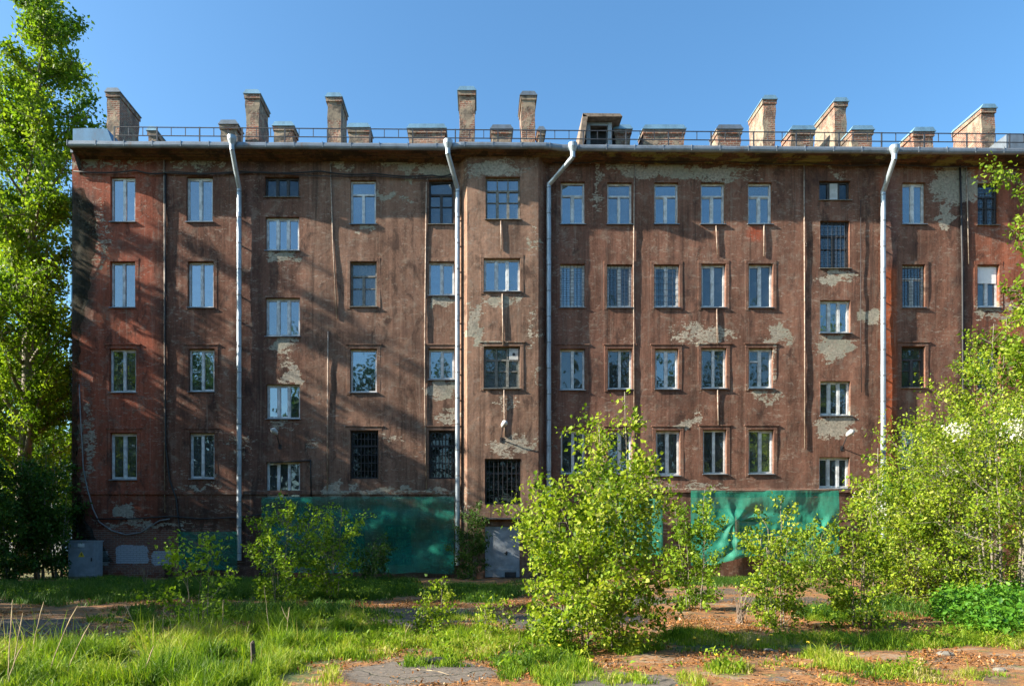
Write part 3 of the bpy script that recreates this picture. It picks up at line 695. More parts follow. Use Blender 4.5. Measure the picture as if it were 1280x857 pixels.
# rainwater pipes
def downpipe(fx, fy, px, yb, elbow_y, bottom):
    """funnel pixel, pipe pixel column, bend pixel row, bottom pixel row"""
    yy = 27.82; mb = MB()
    ftop = (PX(fx, 27.08), 27.08, PZ(fy, 27.08))
    el = (PX(px, yy), yy, PZ(elbow_y, yy)); bt = (PX(px + .5, yy), yy, max(.25, PZ(bottom, yy)))
    r = .098
    mb.tube([(ftop[0], ftop[1], ftop[2] + .10), (ftop[0], ftop[1], ftop[2] + .08), (ftop[0], ftop[1], ftop[2] - .04), (ftop[0], ftop[1], ftop[2] - .22)], [.185, .185, .175, .10], 16)
    k1 = (ftop[0], ftop[1] + .02, ftop[2] - .42)
    mb.tube([(ftop[0], ftop[1], ftop[2] - .2), (k1[0], k1[1], k1[2] - .02)], r, 14)
    mb.tube([k1, el], r * .97, 14); mb.tube([tuple(k1[i] + (el[i] - k1[i]) * f for i in range(3)) for f in (.48, .5)], r * 1.06, 14)
    z = el[2] + .06
    while z > bt[2]:
        z2 = max(bt[2], z - 1.05); jx = random.uniform(-.008, .008)
        mb.tube([(el[0] + jx, yy, z), (el[0] - jx, yy, z2)], [r * .95, r * 1.0], 14, False)
        z = z2
    pipe = mb.build('downpipe', M['galv'], house, (el[0], yy, bt[2]))
    z = z0 = el[2] - .13; first = None
    while z > bt[2] + .1:
        if first is None:
            br = MB(); br.tube([(el[0], yy, z - .022), (el[0], yy, z + .022)], r * 1.06, 14); br.box(el[0] - .02, el[0] + .02, yy + .09, WY + .02, z - .02, z + .02)
            first = br.build('pipe_clamp', M['galv_dark'], pipe, (el[0], yy, z))
        else:
            c = first.copy(); COL.objects.link(c); c.parent = pipe; c.location = first.location + Vector((0, 0, z - z0))
        z -= 1.05
    return pipe
random.seed(4)
downpipe(290, 174, 299, 0, 236, 700); downpipe(560, 179, 572, 0, 236, 706); downpipe(716, 183, 686, 0, 231, 706); downpipe(1118, 186, 1104, 0, 240, 690)

# conduits and cables on the wall
def run(name, pts, r, mat, Y=27.93, sub=1):
    q = [P(a, b, Y) for a, b in pts]
    return MB().tube(q, r, 6).build(name, mat, house, q[0], smooth=True)
for pts in ([(205,200),(206,640)], [(413,205),(416,300),(421,398)], [(410,414),(409,620)], [(533,228),(531,412),(531,500),(533,612)], [(793,202),(792,330),(793,588)], [(895,282),(897,318)],
            [(896,386),(897,430)], [(897,487),(898,531)], [(1005,206),(1006,430),(1006,560)], [(1208,208),(1211,330)], [(955,280),(955,320)]):
    run('conduit', pts, .024, M['cream'], 27.965)
for pts in ([(626,276),(627,312)], [(628,367),(629,431)], [(630,486),(631,545)]): run('conduit', pts, .026, M['cream'], TY - .035)
def sag(pts):
    out = []
    for (a, b), (c, d2) in zip(pts[:-1], pts[1:]):
        for k in range(6): t = k / 6; out.append((a + (c - a) * t, b + (d2 - b) * t + 2.5 * math.sin(math.pi * t)))
    return out + [pts[-1]]
run('cable', sag([(92,214),(170,213),(207,216),(300,214),(400,214),(470,217),(540,219),(566,217)]), .028, M['rubber'], 27.9)
run('cable', sag([(566,221),(470,220),(330,215),(210,214)]), .018, M['rubber'], 27.9)
run('cable', sag([(690,203),(760,200),(900,201),(1010,204),(1110,205),(1240,207),(1330,209),(1500,210)]), .02, M['rubber'], 27.85)
run('cable', [(120,648),(160,648),(215,645),(250,648),(300,646),(330,642)], .03, M['rubber'], 27.9)
run('cable', [(99,480),(101,530),(103,560),(104,585),(109,610),(116,635),(124,652),(140,663),(158,668),(176,665),(190,656),(200,650),(212,648)], .027, M['greycable'], 27.92)
run('cable', [(207,216),(206,420),(207,560),(212,600),(220,622),(224,660),(226,700)], .035, M['rubber'], 27.95)
run('cable', [(1200,206),(1203,330),(1204,520),(1205,640)], .04, M['rubber'], 27.95)
run('cable', [(1076,250),(1076,420),(1077,490)], .014, M['rubber'], 27.95)
run('cable', [(338,578),(388,575),(389,620)], .035, M['rubber'], 27.95)

# ---------------------------------------------------------------- things on the facade
def cloth(name, x0, x1, y0, y1, nx, ny, Y, fn, mat, label, cat, bottom=None):
    """hanging sheet; fn(px,py)->offset towards the viewer in metres"""
    xs = np.linspace(x0, x1, nx); ys = np.linspace(y0, y1, ny)
    Xg, Yg = np.meshgrid(xs, ys)
    if bottom is not None: Yg = y0 + (Yg - y0) * bottom(Xg)
    off = fn(Xg, Yg)
    Yw = Y - off
    V = np.stack([(Xg - CX) * Y / F, Yw, EYE + (HZ - Yg) * Y / F], -1).reshape(-1, 3)
    i, j = np.meshgrid(np.arange(nx - 1), np.arange(ny - 1)); q = (j * nx + i).ravel()
    o = fast_mesh(name, V, np.stack([q, q + nx, q + nx + 1, q + 1], -1), mat, None, ((x0 - CX) * Y / F, Y, 0), smooth=True)
    return tag(o, label, cat)
cloth('safety_net', 328, 568, 621, 717, 120, 60, 27.72,
      lambda x, y: .26 * fbm(x / 16, y / 46, 2) + .05 * np.sin((y - 620) * .28 + .6 * np.sin(x * .03)) * sstep(665, 630, y) + .12 * np.sin((x - 560) * .02 + (y - 620) * .09) * sstep(620, 660, y) + .05 * np.sin(x * .13 + y * .1),
      M['netgreen'], 'dark green see-through netting stretched across the ground floor left of the stair bay', 'net', lambda x: 1 - .03 * vnoise(x / 12, x * 0, 3))
cloth('safety_net', 224, 297, 664, 712, 40, 24, 27.75, lambda x, y: .1 * fbm(x / 10, y / 40, 6), M['netgreen'], 'small dark teal net panel behind the leftmost downpipe at ground level', 'net')
cloth('safety_net', 742, 828, 622, 694, 50, 40, 27.72, lambda x, y: .14 * fbm(x / 9, y / 60, 9) + .03 * np.sin(x * .3), M['netgreen2'], 'narrow green net strip half hidden behind the tall central bush', 'net')
def knot(x, y):
    dx, dy = (x - 914), (y - 652); r = np.hypot(dx, dy); th = np.arctan2(dy, dx) + .25 * np.sin(r * .06) + .5 * (fbm(x / 30, y / 30, 14) - .5)
    wgt = .25 + .75 * np.clip(np.cos(np.arctan2(dy, dx) + .5), 0, 1) + .6 * np.clip(np.sin(np.arctan2(dy, dx)), 0, 1)
    f = .085 * np.exp(-r / 60) * np.cos(th * 8 + 1.5 * np.sin(th * 3)) * sstep(0, 14, r) * wgt + .26 * np.exp(-(r / 11) ** 2)
    dx2, dy2 = x - 1024, y - 662; r2 = np.hypot(dx2, dy2); th2 = np.arctan2(dy2, dx2)
    f += .07 * np.exp(-r2 / 40) * np.cos(th2 * 6 + np.sin(th2 * 2)) * sstep(0, 10, r2) + .15 * np.exp(-(r2 / 9) ** 2)
    drop = sstep(652, 676, y) * np.exp(-((x - 925) / 30) ** 2)
    f += .24 * drop + .035 * np.sin(y * .42 - np.abs(x - 924) * .11) * drop
    return .14 + f + .15 * (fbm(x / 22, y / 40, 12) - .3)
cloth('safety_net', 862, 1046, 613, 707, 190, 100, 27.75, knot, M['netgreen2'], 'bright green net with gathered knots covering the ground floor on the right', 'net',
      lambda x: .93 + .07 * np.sin(x * .045) - .10 * sstep(1000, 1040, x))
MB().tube([P(860, 612, 27.6), P(950, 613, 27.58), P(1048, 611, 27.6)], .02, 6).build('net_batten', M['woodgrey'], house, P(860, 612, 27.6))
# torn black net at the left corner
rows = [(236, 104), (262, 118), (300, 121), (340, 115), (380, 110), (410, 103), (450, 99), (520, 98), (580, 98), (620, 101), (650, 108), (672, 120), (688, 133), (702, 141)]
ys = np.linspace(236, 702, 90); rt = np.interp(ys, [r[0] for r in rows], [r[1] for r in rows]); lf = np.interp(ys, [236, 600, 660, 702], [89, 89, 94, 126])
nx = 16; V = []
for k, y in enumerate(ys):
    for i in range(nx):
        t = i / (nx - 1); x = lf[k] + (rt[k] - lf[k]) * t + 1.6 * math.sin(y * .31 + 4 * t) * t
        yy = 27.86 - .1 * vnoise(np.array([t * 4.0]), np.array([y / 30.0]), 5)[0] - .05 * math.sin(t * 9 + y * .03)
        V.append(((x - CX) * 27.86 / F, yy, EYE + (HZ - y) * 27.86 / F))
i, j = np.meshgrid(np.arange(nx - 1), np.arange(89)); q = (j * nx + i).ravel()
tag(fast_mesh('torn_net', V, np.stack([q, q + nx, q + nx + 1, q + 1], -1), M['netblack'], None, (X0, 27.86, 0), smooth=True), 'torn black netting hanging down the left corner of the brown facade', 'net')
# wall lamps
def lamp(px, py, Y, flip, label):
    x, y, z = P(px, py, Y)
    L = empty('wall_lamp', (x, y, z), label, 'lamp', 'lamps on the facade')
    MB().tube([(x, Y, z - .5), (x, Y - .18, z - .34), (x + flip * .03, Y - .33, z - .06), (x + flip * .05, Y - .40, z + .02)], .02, 7).box(x - .06, x + .06, Y - .02, Y + .01, z - .6, z - .4).build('bracket', M['iron'], L, (x, Y, z), smooth=False)
    MB().tube([(x + flip * .02, Y - .36, z - .04), (x + flip * .05, Y - .42, z + .02), (x + flip * .12, Y - .55, z + .10), (x + flip * .16, Y - .62, z + .12)], [.05, .10, .12, .06], 12).build('lamp_head', M['curtain'], L, (x, Y, z), smooth=True)
lamp(627, 534, TY, 1, 'small pale lamp on a bracket on the stair bay above its barred window')
lamp(1052, 545, WY, 1, 'pale lamp on a bent bracket on the right part of the facade')
lamp(350, 543, WY, -1, 'weathered lamp between two windows on the left stair column')
# electrical cabinet
x0, x1 = PX(85, 26.9), PX(118, 26.9); zt = PZ(675, 26.9); cy = 26.9
cab = empty('electrical_cabinet', ((x0 + x1) / 2, cy + .3, 0), 'grey steel electrical cabinet with a yellow warning triangle at the left corner', 'cabinet')
c = org(cab)
MB().box(x0, x1, cy, cy + .6, .1, zt - .05).build('body', M['cabinet'], cab, c, bevel=.012)
MB().box(x0 - .03, x1 + .03, cy - .04, cy + .63, zt - .048, zt).build('top', M['cabinet'], cab, c, bevel=.01)
MB().box(x0 + .03, x1 - .03, cy + .03, cy + .57, -.05, .099).build('base', M['board'], cab, c)
dd = MB().box(x0 + .03, x1 - .03, cy - .018, cy - .003, .14, zt - .30).box(x0 + .03, x1 - .03, cy - .018, cy - .003, zt - .28, zt - .08).build('door', M['cabinet'], cab, c, bevel=.004)
xm = (x0 + x1) / 2 + .02; zz = zt - .55
MB().prism([(xm - .13, zz - .1), (xm + .13, zz - .1), (xm, zz + .12)], 'y', cy - .026, cy - .0195).build('warning_sign', M['yellow'], dd, c)
MB().prism([(xm - .01, zz + .06), (xm + .02, zz + .05), (xm + .005, zz + .0), (xm + .03, zz - .005), (xm - .01, zz - .08), (xm - .002, zz - .025), (xm - .028, zz - .02)], 'y', cy - .031, cy - .0265).build('bolt_symbol', M['rubber'], dd, c)
MB().box(xm - .14, xm + .12, cy - .024, cy - .0195, zt - .27, zt - .12).build('label_plate', M['white'], dd, c)
MB().box(x1 - .12, x1 - .08, cy - .045, cy - .019, .72, .86).build('handle', M['iron'], dd, c)

# ---------------------------------------------------------------- ground
def to_px(x, y): return x * F / y + CX, HZ + EYE * F / y
def ell(px, py, L):
    r = np.zeros_like(px)
    for cx, cy, rx, ry, s in L: r = np.maximum(r, s * np.clip(1.35 - ((px - cx) / rx) ** 2 - ((py - cy) / ry) ** 2, 0, 1))
    return r
ASPH = [(515,842,95,17,1),(770,850,80,14,1),(20,784,90,15,.7),(560,769,110,12,.85),(700,775,90,14,.8),(1000,752,140,5,.6),(800,752,70,8,.7),(880,740,60,6,.5),(960,848,30,6,.5),(300,752,60,3,.5)]
GRASS = [(150,842,300,38,1),(400,800,260,17,1),(560,802,200,13,1),(300,815,200,18,1),(640,815,60,16,.9),(620,845,22,16,.8),(200,738,330,13,1),(430,738,150,12,.8),(600,742,60,13,.8),(1010,803,210,11,.95),
         (800,805,90,10,.6),(900,835,30,14,.7),(1000,830,60,10,.55),(930,728,90,9,.6),(1100,765,120,14,.5),(1150,840,40,6,.4),(1240,790,80,22,.6),(650,738,60,10,.4),(1200,735,100,12,.6),(1060,850,30,8,.6),(870,800,50,8,.6),(720,830,30,10,.35),(260,768,150,11,.6),(60,750,150,5,.6),(420,772,110,12,.8),(150,778,120,9,.5),(1230,845,30,10,.15),
         (690,762,26,5,.5),(380,768,60,8,.7)]
def fields_ground(x, y):
    yy = np.maximum(y, 4.0); px, py = to_px(x, yy)
    px = px + (fbm(x * .6, y * .6, 21) - .5) * 90; py = py + (fbm(x * .7 + 9, y * .7, 22) - .5) * 16
    a = ell(px, py, ASPH); g = ell(px, py, GRASS)
    inside = (y > 4.5) & (y < 28.2)
    g = np.where(inside, g, .75); a = np.where(inside, a, 0)
    moss = np.clip(1.0 - a * 1.15, 0, 1)
    return moss, np.clip(g - .5 * a, 0, 1), g
def gz(x, y): return (fbm(np.asarray(x) * .5, np.asarray(y) * .5, 31, 3) - .5) * .10 * sstep(28.5, 26, np.asarray(y, float))
xs = np.concatenate([[-400, -150, -70], np.arange(-34, 34.01, .18), [70, 150, 400]]); ys = np.concatenate([[-400, -120, -40, -10, 0], np.arange(3, 29.01, .18), [32, 40, 70, 150, 400]])
Xg, Yg = np.meshgrid(xs, ys); Xf, Yf = Xg.ravel(), Yg.ravel()
ms, gn, _ = fields_ground(Xf, Yf)
nx = len(xs); i, j = np.meshgrid(np.arange(nx - 1), np.arange(len(ys) - 1)); q = (j * nx + i).ravel()
zg = np.where((Yf > 3) & (Yf < 29) & (np.abs(Xf) < 33), gz(Xf, Yf), 0)
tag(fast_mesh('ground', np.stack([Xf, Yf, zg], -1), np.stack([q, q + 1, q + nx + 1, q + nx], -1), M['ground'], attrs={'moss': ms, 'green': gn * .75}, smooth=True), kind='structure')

# ---------------------------------------------------------------- leaves, grass, trees
RNG = np.random.default_rng(11)
def leaves_mesh(pos, size, rnd, up=.35, aspect=.62):
    """kite leaves folded on the midrib: 4 verts, 2 triangles"""
    n = len(pos)
    d = RNG.normal(size=(n, 3)); d[:, 2] -= .25; d /= np.linalg.norm(d, axis=1)[:, None]
    nr = RNG.normal(size=(n, 3)); nr[:, 2] += up * 3; nr -= d * (nr * d).sum(1)[:, None]; nr /= np.linalg.norm(nr, axis=1)[:, None] + 1e-9
    s = np.cross(d, nr); L = (size * RNG.uniform(.4, 1.35, n))[:, None]; W = L * aspect * .5
    m = pos + d * L * .42
    V = np.stack([pos, m + s * W + nr * L * .12, pos + d * L - nr * L * .08, m - s * W + nr * L * .12], 1).reshape(-1, 3)
    b = np.arange(n)[:, None] * 4
    T = np.concatenate([b + np.array([[0, 1, 2]]), b + np.array([[0, 2, 3]])], 0)
    return V, T, np.repeat(rnd, 4)
def grow(rng, H, prof, t0, nlimb, stems, lean, elev, trunk_r, twigs, wig=.05, spreadb=.15, hr=(.6, .97)):
    """-> bark MB (local), twig list [(p, q, w)]"""
    mb = MB(); tw = []
    for s in range(stems):
        az0 = rng.uniform(0, 6.28) if stems == 1 else 6.28 * s / stems + rng.uniform(-.5, .5)
        Hs = H * ((1, .88, .78)[s] if s < 3 and stems > 7 else 1 if s == 0 else rng.uniform(*hr)); ln = lean * rng.uniform(.4, 1) * (.45 if s < 3 and stems > 7 else 1) if s else lean * .25
        b0 = Vector((math.cos(az0), math.sin(az0), 0)) * (spreadb if stems > 1 else 0)
        n = 10; pts = []; w = Vector((0, 0, 0))
        for k in range(n + 1):
            t = k / n; w += Vector((rng.uniform(-1, 1), rng.uniform(-1, 1), 0)) * wig * Hs / n
            pts.append(b0 + Vector((math.cos(az0), math.sin(az0), 0)) * ln * Hs * t ** 1.3 + Vector((0, 0, Hs * t)) + w)
        rr = [max(.006, trunk_r * (1 - .88 * (k / n)) * (1.25 if k == 0 else 1)) for k in range(n + 1)]
        mb.tube(pts, rr, 8)
        m = max(3, int(nlimb / stems))
        for l in range(m):
            t = t0 + (1 - t0) * (l + rng.random()) / m * .98
            f = t * n; k = min(n - 1, int(f)); p = pts[k].lerp(pts[k + 1], f - k)
            L = prof(t * Hs / H) * rng.uniform(.55, 1.1); az = l * 2.4 + rng.uniform(-.6, .6) + s
            if stems > 1 and rng.random() < .5: az = az0 + rng.uniform(-1.1, 1.1)
            el = R(elev * (min(1, .25 + 1.5 * t * Hs / H) if stems > 1 else 1) + rng.uniform(-14, 14))
            d = Vector((math.cos(az) * math.cos(el), math.sin(az) * math.cos(el), math.sin(el)))
            L = L / max(.45, math.cos(el)); q = [p]; cur = p.copy(); dd = d.copy()
            for k2 in range(4):
                dd = (dd + Vector((rng.uniform(-1, 1), rng.uniform(-1, 1), rng.uniform(-.6, .9))) * .2).normalized(); cur = cur + dd * L / 4; q.append(cur.copy())
            r0 = max(.005, trunk_r * .42 * (1 - .75 * t))
            mb.tube(q, [r0, r0 * .8, r0 * .6, r0 * .4, r0 * .2], 5)
            tw.append((q[2], q[4], L * .5))
            for k2 in range(twigs):
                f = rng.uniform(.2, 1) * 4; k3 = min(3, int(f)); a = q[k3].lerp(q[k3 + 1], f - k3)
                v = (d * .7 + Vector((rng.uniform(-1, 1), rng.uniform(-1, 1), rng.uniform(-.5, .9)))).normalized() * L * rng.uniform(.18, .42)
                tw.append((a, a + v, v.length)); mb.tube([a, a + v], [r0 * .35, r0 * .12], 4, False)
    return mb, tw
def plant(name, base, H, prof, n_leaf, leaf, mat, label, cat, seed, t0=.15, nlimb=30, stems=1, lean=.15, elev=35, trunk_r=.1, twigs=6, sig=.10, bark='bark', group=None, up=.35, aspect=.62, blossom=0, wig=.05, spreadb=.15, crown='crown', keep=None, hr=(.6, .97)):
    rng = random.Random(seed); x, y = base; z = float(gz(np.array([x]), np.array([y]))[0]) - .03 if abs(x) < 33 and 3 < y < 28 else -.03
    root = empty(name, (x, y, z), label, cat, group)
    mb, tw = grow(rng, H, prof, t0, nlimb, stems, lean, elev, trunk_r, twigs, wig, spreadb, hr)
    o = Vector((x, y, z))
    if keep is not None: tw = [t_ for t_ in tw if keep(t_[1] + o)]
    mb.v = [(a + x, b + y, c + z) for a, b, c in mb.v]
    mb.build('trunk' if stems == 1 else 'stems', M[bark], root, (x, y, z), smooth=True)
    A = np.array([t_[0][:] for t_ in tw]); B = np.array([t_[1][:] for t_ in tw]); w = np.array([t_[2] for t_ in tw]); w = w / w.sum()
    idx = RNG.choice(len(tw), n_leaf, p=w); f = RNG.beta(1.6, 1.0, n_leaf)[:, None]
    Pp = A[idx] * (1 - f) + B[idx] * f + RNG.normal(size=(n_leaf, 3)) * sig
    Pp[:, 2] = np.maximum(Pp[:, 2], .06)
    clump = RNG.normal(size=len(tw)) * .22
    rnd = np.clip(.48 + clump[idx] + RNG.normal(size=n_leaf) * .2, 0, 1)
    V, T, a = leaves_mesh(Pp + np.array([x, y, z]), np.full(n_leaf, leaf), rnd, up, aspect)
    fast_mesh(crown, V, T, M[mat], root, (x, y, z), {'rnd': a})
    if blossom:
        big = [k for k in range(len(tw)) if tw[k][1].z > H * .3]; pick = rng.sample(big, min(len(big), max(5, blossom // 130)))
        ii = np.array([pick[k % len(pick)] for k in range(blossom)])
        Pb = B[ii] + RNG.normal(size=(blossom, 3)) * np.array([.14, .14, .10]) + np.array([0, -.05, .05])
        V, T, a = leaves_mesh(Pb + np.array([x, y, z]), np.full(blossom, .055), RNG.random(blossom), .3, .9)
        fast_mesh('blossom', V, T, M['petal'], root, (x, y, z), {'rnd': a})
    return root
def gpx(px, Y): return (PX(px, Y), Y)
ip = lambda xs, ys: (lambda t: float(np.interp(t, xs, ys)))
# tall poplar behind the left corner
plant('poplar_tree', gpx(22, 32), 31, ip([0,.15,.3,.6,.72,.85,1], [1.6,2.6,3.0,2.8,2.2,1.3,.4]), 64000, .2, 'leaf_poplar', 'tall bright green poplar rising beside the left end of the brown house', 'tree', 1,
      t0=.12, nlimb=95, elev=42, trunk_r=.34, twigs=9, sig=.21, bark='bark', wig=.10, keep=lambda p: not (p.x > X0 - .35 and p.y > WY - .5 and p.z < 18.5))
plant('leafy_tree', gpx(-20, 38), 19, ip([0,.3,.7,1], [2,4,3.2,.8]), 24000, .24, 'leaf_poplar', 'rounder green tree standing behind the tall poplar trunk', 'tree', 2, t0=.12, nlimb=46, elev=32, trunk_r=.25, twigs=8, sig=.4)
plant('leafy_tree', gpx(60, 41), 12, ip([0,.3,.7,1], [2,2.6,2.2,.6]), 14000, .24, 'leaf_mid', 'lower green tree filling the gap beside the left house corner', 'tree', 3, t0=.08, nlimb=40, elev=32, trunk_r=.2, twigs=8, sig=.4)
for k, (px, Y, H, lab) in enumerate([(12, 25.6, 4.8, 'dark green shrub at the far left edge before the poplar'), (50, 26.6, 5.2, 'tall dark shrub between the poplar and the grey cabinet'), (72, 27.2, 3.6, 'low dark shrub right behind the grey cabinet'), (-25, 24.5, 4.2, 'shadowed shrub cut by the left edge of the picture')]):
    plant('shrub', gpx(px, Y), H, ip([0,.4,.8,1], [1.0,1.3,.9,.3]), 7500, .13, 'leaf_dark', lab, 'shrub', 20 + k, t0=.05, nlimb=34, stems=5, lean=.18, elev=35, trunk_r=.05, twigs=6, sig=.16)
# central bush and saplings in the yard
bx, by = G(740, 806)
plant('young_maple', (bx, by), 4.0, ip([0,.2,.5,.66,.8,.92,1], [.68,.84,.64,.4,.24,.15,.07]), 16500, .074, 'leaf_maple', 'tall bushy yellow-green sapling in the middle of the yard, largest of the saplings', 'sapling', 40, t0=.0, nlimb=170, stems=11, hr=(.32, .62), lean=.085, elev=50, trunk_r=.015, twigs=6, sig=.075, spreadb=.45, wig=.07, up=.25, aspect=.75)
SAP = [('sapling', 868, 762, 2.85, [.42,.44,.28,.08], 3000, .085, 'leaf_mid', 'slim green sapling just right of the tall central bush', 41, 5),
       ('sapling', 968, 784, 2.45, [.42,.46,.32,.1], 2700, .075, 'leaf_maple', 'green sapling in front of the knotted bright green net', 42, 6),
       ('sapling', 1076, 782, 3.4, [.5,.55,.42,.1], 3300, .078, 'leaf_maple', 'leafy sapling in front of the rightmost downpipe', 43, 6),
       ('sapling', 250, 792, 1.35, [.55,.75,.6,.2], 900, .085, 'leaf_mid', 'low spreading shaded sapling in the left grass near the leftmost downpipe', 44, 4),
       ('sapling', 352, 752, 2.65, [.6,.7,.5,.15], 2300, .095, 'leaf_mid', 'shaded green sapling in front of the left end of the dark green net', 45, 6),
       ('sapling', 415, 748, 2.55, [.6,.8,.55,.15], 2300, .095, 'leaf_mid', 'spreading green sapling before the middle of the dark green net', 46, 6),
       ('sapling', 540, 792, 1.0, [.22,.3,.24,.08], 900, .065, 'leaf_maple', 'small sunlit sapling at the edge of the dark asphalt', 47, 4),
       ('sapling', 617, 800, .62, [.16,.22,.2,.08], 420, .06, 'leaf_maple', 'smallest yellow-green seedling left of the central bush', 48, 3),
       ('shrub', 590, 724, 2.9, [.5,.75,.5,.2], 3600, .09, 'leaf_dark', 'dark scrubby bush between the second downpipe and the grey door', 49, 7),
       ('shrub', 1140, 748, 3.4, [1.0,1.2,.9,.3], 6200, .09, 'leaf_maple', 'bushy green shrub below the red stripe right of the last downpipe', 50, 7),
       ('shrub', 1018, 735, 1.8, [.8,.9,.6,.2], 2600, .09, 'leaf_mid', 'low green bush under the right end of the bright green net', 51, 6),
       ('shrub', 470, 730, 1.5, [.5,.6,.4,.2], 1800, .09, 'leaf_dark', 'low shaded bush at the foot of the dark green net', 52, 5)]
for nm, px, py, H, pr, n, lf, mt, lab, sd, st in SAP:
    plant(nm, G(px, py), H, ip([0, .35, .7, 1], pr), int(n * 1.35), lf * .92, mt, lab, nm, sd, t0=.0, nlimb=64 if n > 1500 else 26, stems=st, hr=(.4, .9), lean=.10, elev=48, trunk_r=.013, twigs=5, sig=.055 if n < 5000 else .09, spreadb=.16, wig=.08, up=.25, aspect=.72)
# right hand thicket
plant('bird_cherry', gpx(1180, 18.5), 4.9, ip([0,.3,.6,1], [1.7,1.9,1.4,.4]), 16500, .085, 'leaf_maple', 'flowering bush with white blossom clusters leaning over from the right', 'bush', 60, t0=.0, nlimb=110, stems=8, lean=.2, elev=36, trunk_r=.04, twigs=7, sig=.10, blossom=1300, spreadb=.4)
plant('bird_cherry', gpx(1258, 17), 5.8, ip([0,.3,.6,1], [1.9,2.1,1.6,.5]), 19500, .085, 'leaf_maple', 'taller yellow-green flowering bush at the right edge of the yard', 'bush', 61, t0=.0, nlimb=110, stems=8, lean=.17, elev=38, trunk_r=.04, twigs=7, sig=.10, blossom=900, spreadb=.4)
plant('leafy_tree', gpx(1326, 20), 13.4, ip([0,.3,.6,.85,1], [1.6,2.2,2.3,2.0,.5]), 20000, .13, 'leaf_poplar', 'tree whose leafy branch tips reach in at the right edge over the facade', 'tree', 62, t0=.15, nlimb=52, elev=24, trunk_r=.16, twigs=7, sig=.16)
plant('shrub', gpx(1238, 21), 8.4, ip([0,.4,.75,1], [1.0,1.4,1.1,.3]), 12500, .10, 'leaf_maple', 'narrow pale green shrub climbing before the windows at the right edge', 'shrub', 63, t0=.1, nlimb=50, stems=5, lean=.12, elev=45, trunk_r=.04, twigs=6, sig=.11)

def ground_patch(n, box, dens):
    out = []
    while sum(len(o) for o in out) < n:
        x = RNG.uniform(box[0], box[1], n * 2); y = RNG.uniform(box[2], box[3], n * 2)
        k = RNG.random(n * 2) < dens(x, y); out.append(np.stack([x[k], y[k]], -1))
    return np.concatenate(out)[:n]
# nettles on the right
def dn(x, y):
    px, py = to_px(x, y); return (((px - 1262) / 95) ** 2 + ((py - 770) / 36) ** 2 < 1 + .5 * (vnoise(x * 2, y * 2, 4) - .5)).astype(float)
b = ground_patch(1500, (7, 16, 10.5, 20), dn)
hts = RNG.uniform(.25, .62, len(b)); ncl = 13
pp = np.repeat(np.concatenate([b, np.zeros((len(b), 1))], 1), ncl, 0); hh = np.repeat(hts, ncl) * RNG.uniform(.35, 1.05, len(pp))
pp[:, 2] = gz(pp[:, 0], pp[:, 1]) + hh; pp[:, :2] += RNG.normal(size=(len(pp), 2)) * .06
V, T, a = leaves_mesh(pp, np.full(len(pp), .105), np.clip(.5 + RNG.normal(size=len(pp)) * .2, 0, 1), .7, .6)
tag(fast_mesh('nettles', V, T, M['leaf_nettle'], attrs={'rnd': a}), 'dense bed of bright green nettles at the right edge', 'nettles', kind='stuff')
# grass
def blades(b, h, w, rnd, lean=.45):
    n = len(b); az = RNG.uniform(0, 6.283, n); ln = h * RNG.uniform(.05, lean * 2, n)
    z0 = gz(b[:, 0], b[:, 1]) - .02; fa = RNG.uniform(-.9, .9, n)
    sx, sy = np.cos(fa) * w, np.sin(fa) * w; dx, dy = np.cos(az) * ln, np.sin(az) * ln
    B = np.stack([b[:, 0], b[:, 1], z0], -1); S = np.stack([sx, sy, 0 * sx], -1)
    Mi = B + np.stack([dx * .3, dy * .3, h * .58], -1); Ti = B + np.stack([dx, dy, h * (1 - .25 * (ln / h) ** 2)], -1)
    V = np.stack([B - S, B + S, Mi - S * .75, Mi + S * .75, Ti], 1).reshape(-1, 3)
    k = np.arange(n)[:, None] * 5
    T = np.concatenate([k + np.array([[0, 1, 3]]), k + np.array([[0, 3, 2]]), k + np.array([[2, 3, 4]])], 0)
    return V, T, np.repeat(rnd, 5)
def gd(x, y):
    g = fields_ground(x, y)[1]; g = g + .62 * sstep(.62, .74, vnoise(x * .85 + 3, y * .85, 44)) * ((x > -1) & (y < 21)); cl = fbm(x * 2.3, y * 2.3, 51, 3); return np.clip((g - .25) * 1.3, 0, 1) * np.clip((cl - .37) * 4.6, .03, 1)
b = ground_patch(115000, (-12, 13, 6.6, 14.2), gd); g = gd(b[:, 0], b[:, 1])
tall = sstep(-.5, -5, b[:, 0]) ; h = RNG.uniform(.08, .24, len(b)) * (.45 + .75 * g) * (.7 + .45 * tall) * (.25 + 1.55 * fbm(b[:, 0] * 2.3, b[:, 1] * 2.3, 51, 3)) * np.where(RNG.random(len(b)) < .03, 1.9, 1)
V, T, a = blades(b, h, RNG.uniform(.0035, .0075, len(b)), np.clip(.42 + (fbm(b[:, 0] * 1.1, b[:, 1] * 1.1, 61) - .5) * 1.7 + RNG.normal(size=len(b)) * .2, 0, 1))
tag(fast_mesh('grass', V, T, M['grass'], attrs={'rnd': a}), 'sunlit yellow-green meadow grass across the front of the yard', 'grass', kind='stuff')
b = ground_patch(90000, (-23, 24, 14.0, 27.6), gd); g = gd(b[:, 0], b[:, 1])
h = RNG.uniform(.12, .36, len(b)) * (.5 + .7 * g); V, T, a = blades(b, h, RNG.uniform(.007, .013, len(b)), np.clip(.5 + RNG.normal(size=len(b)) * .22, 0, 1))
tag(fast_mesh('grass', V, T, M['grass_shade'], attrs={'rnd': a}), 'lush shade-tinted grass along the foot of the house', 'grass', kind='stuff')
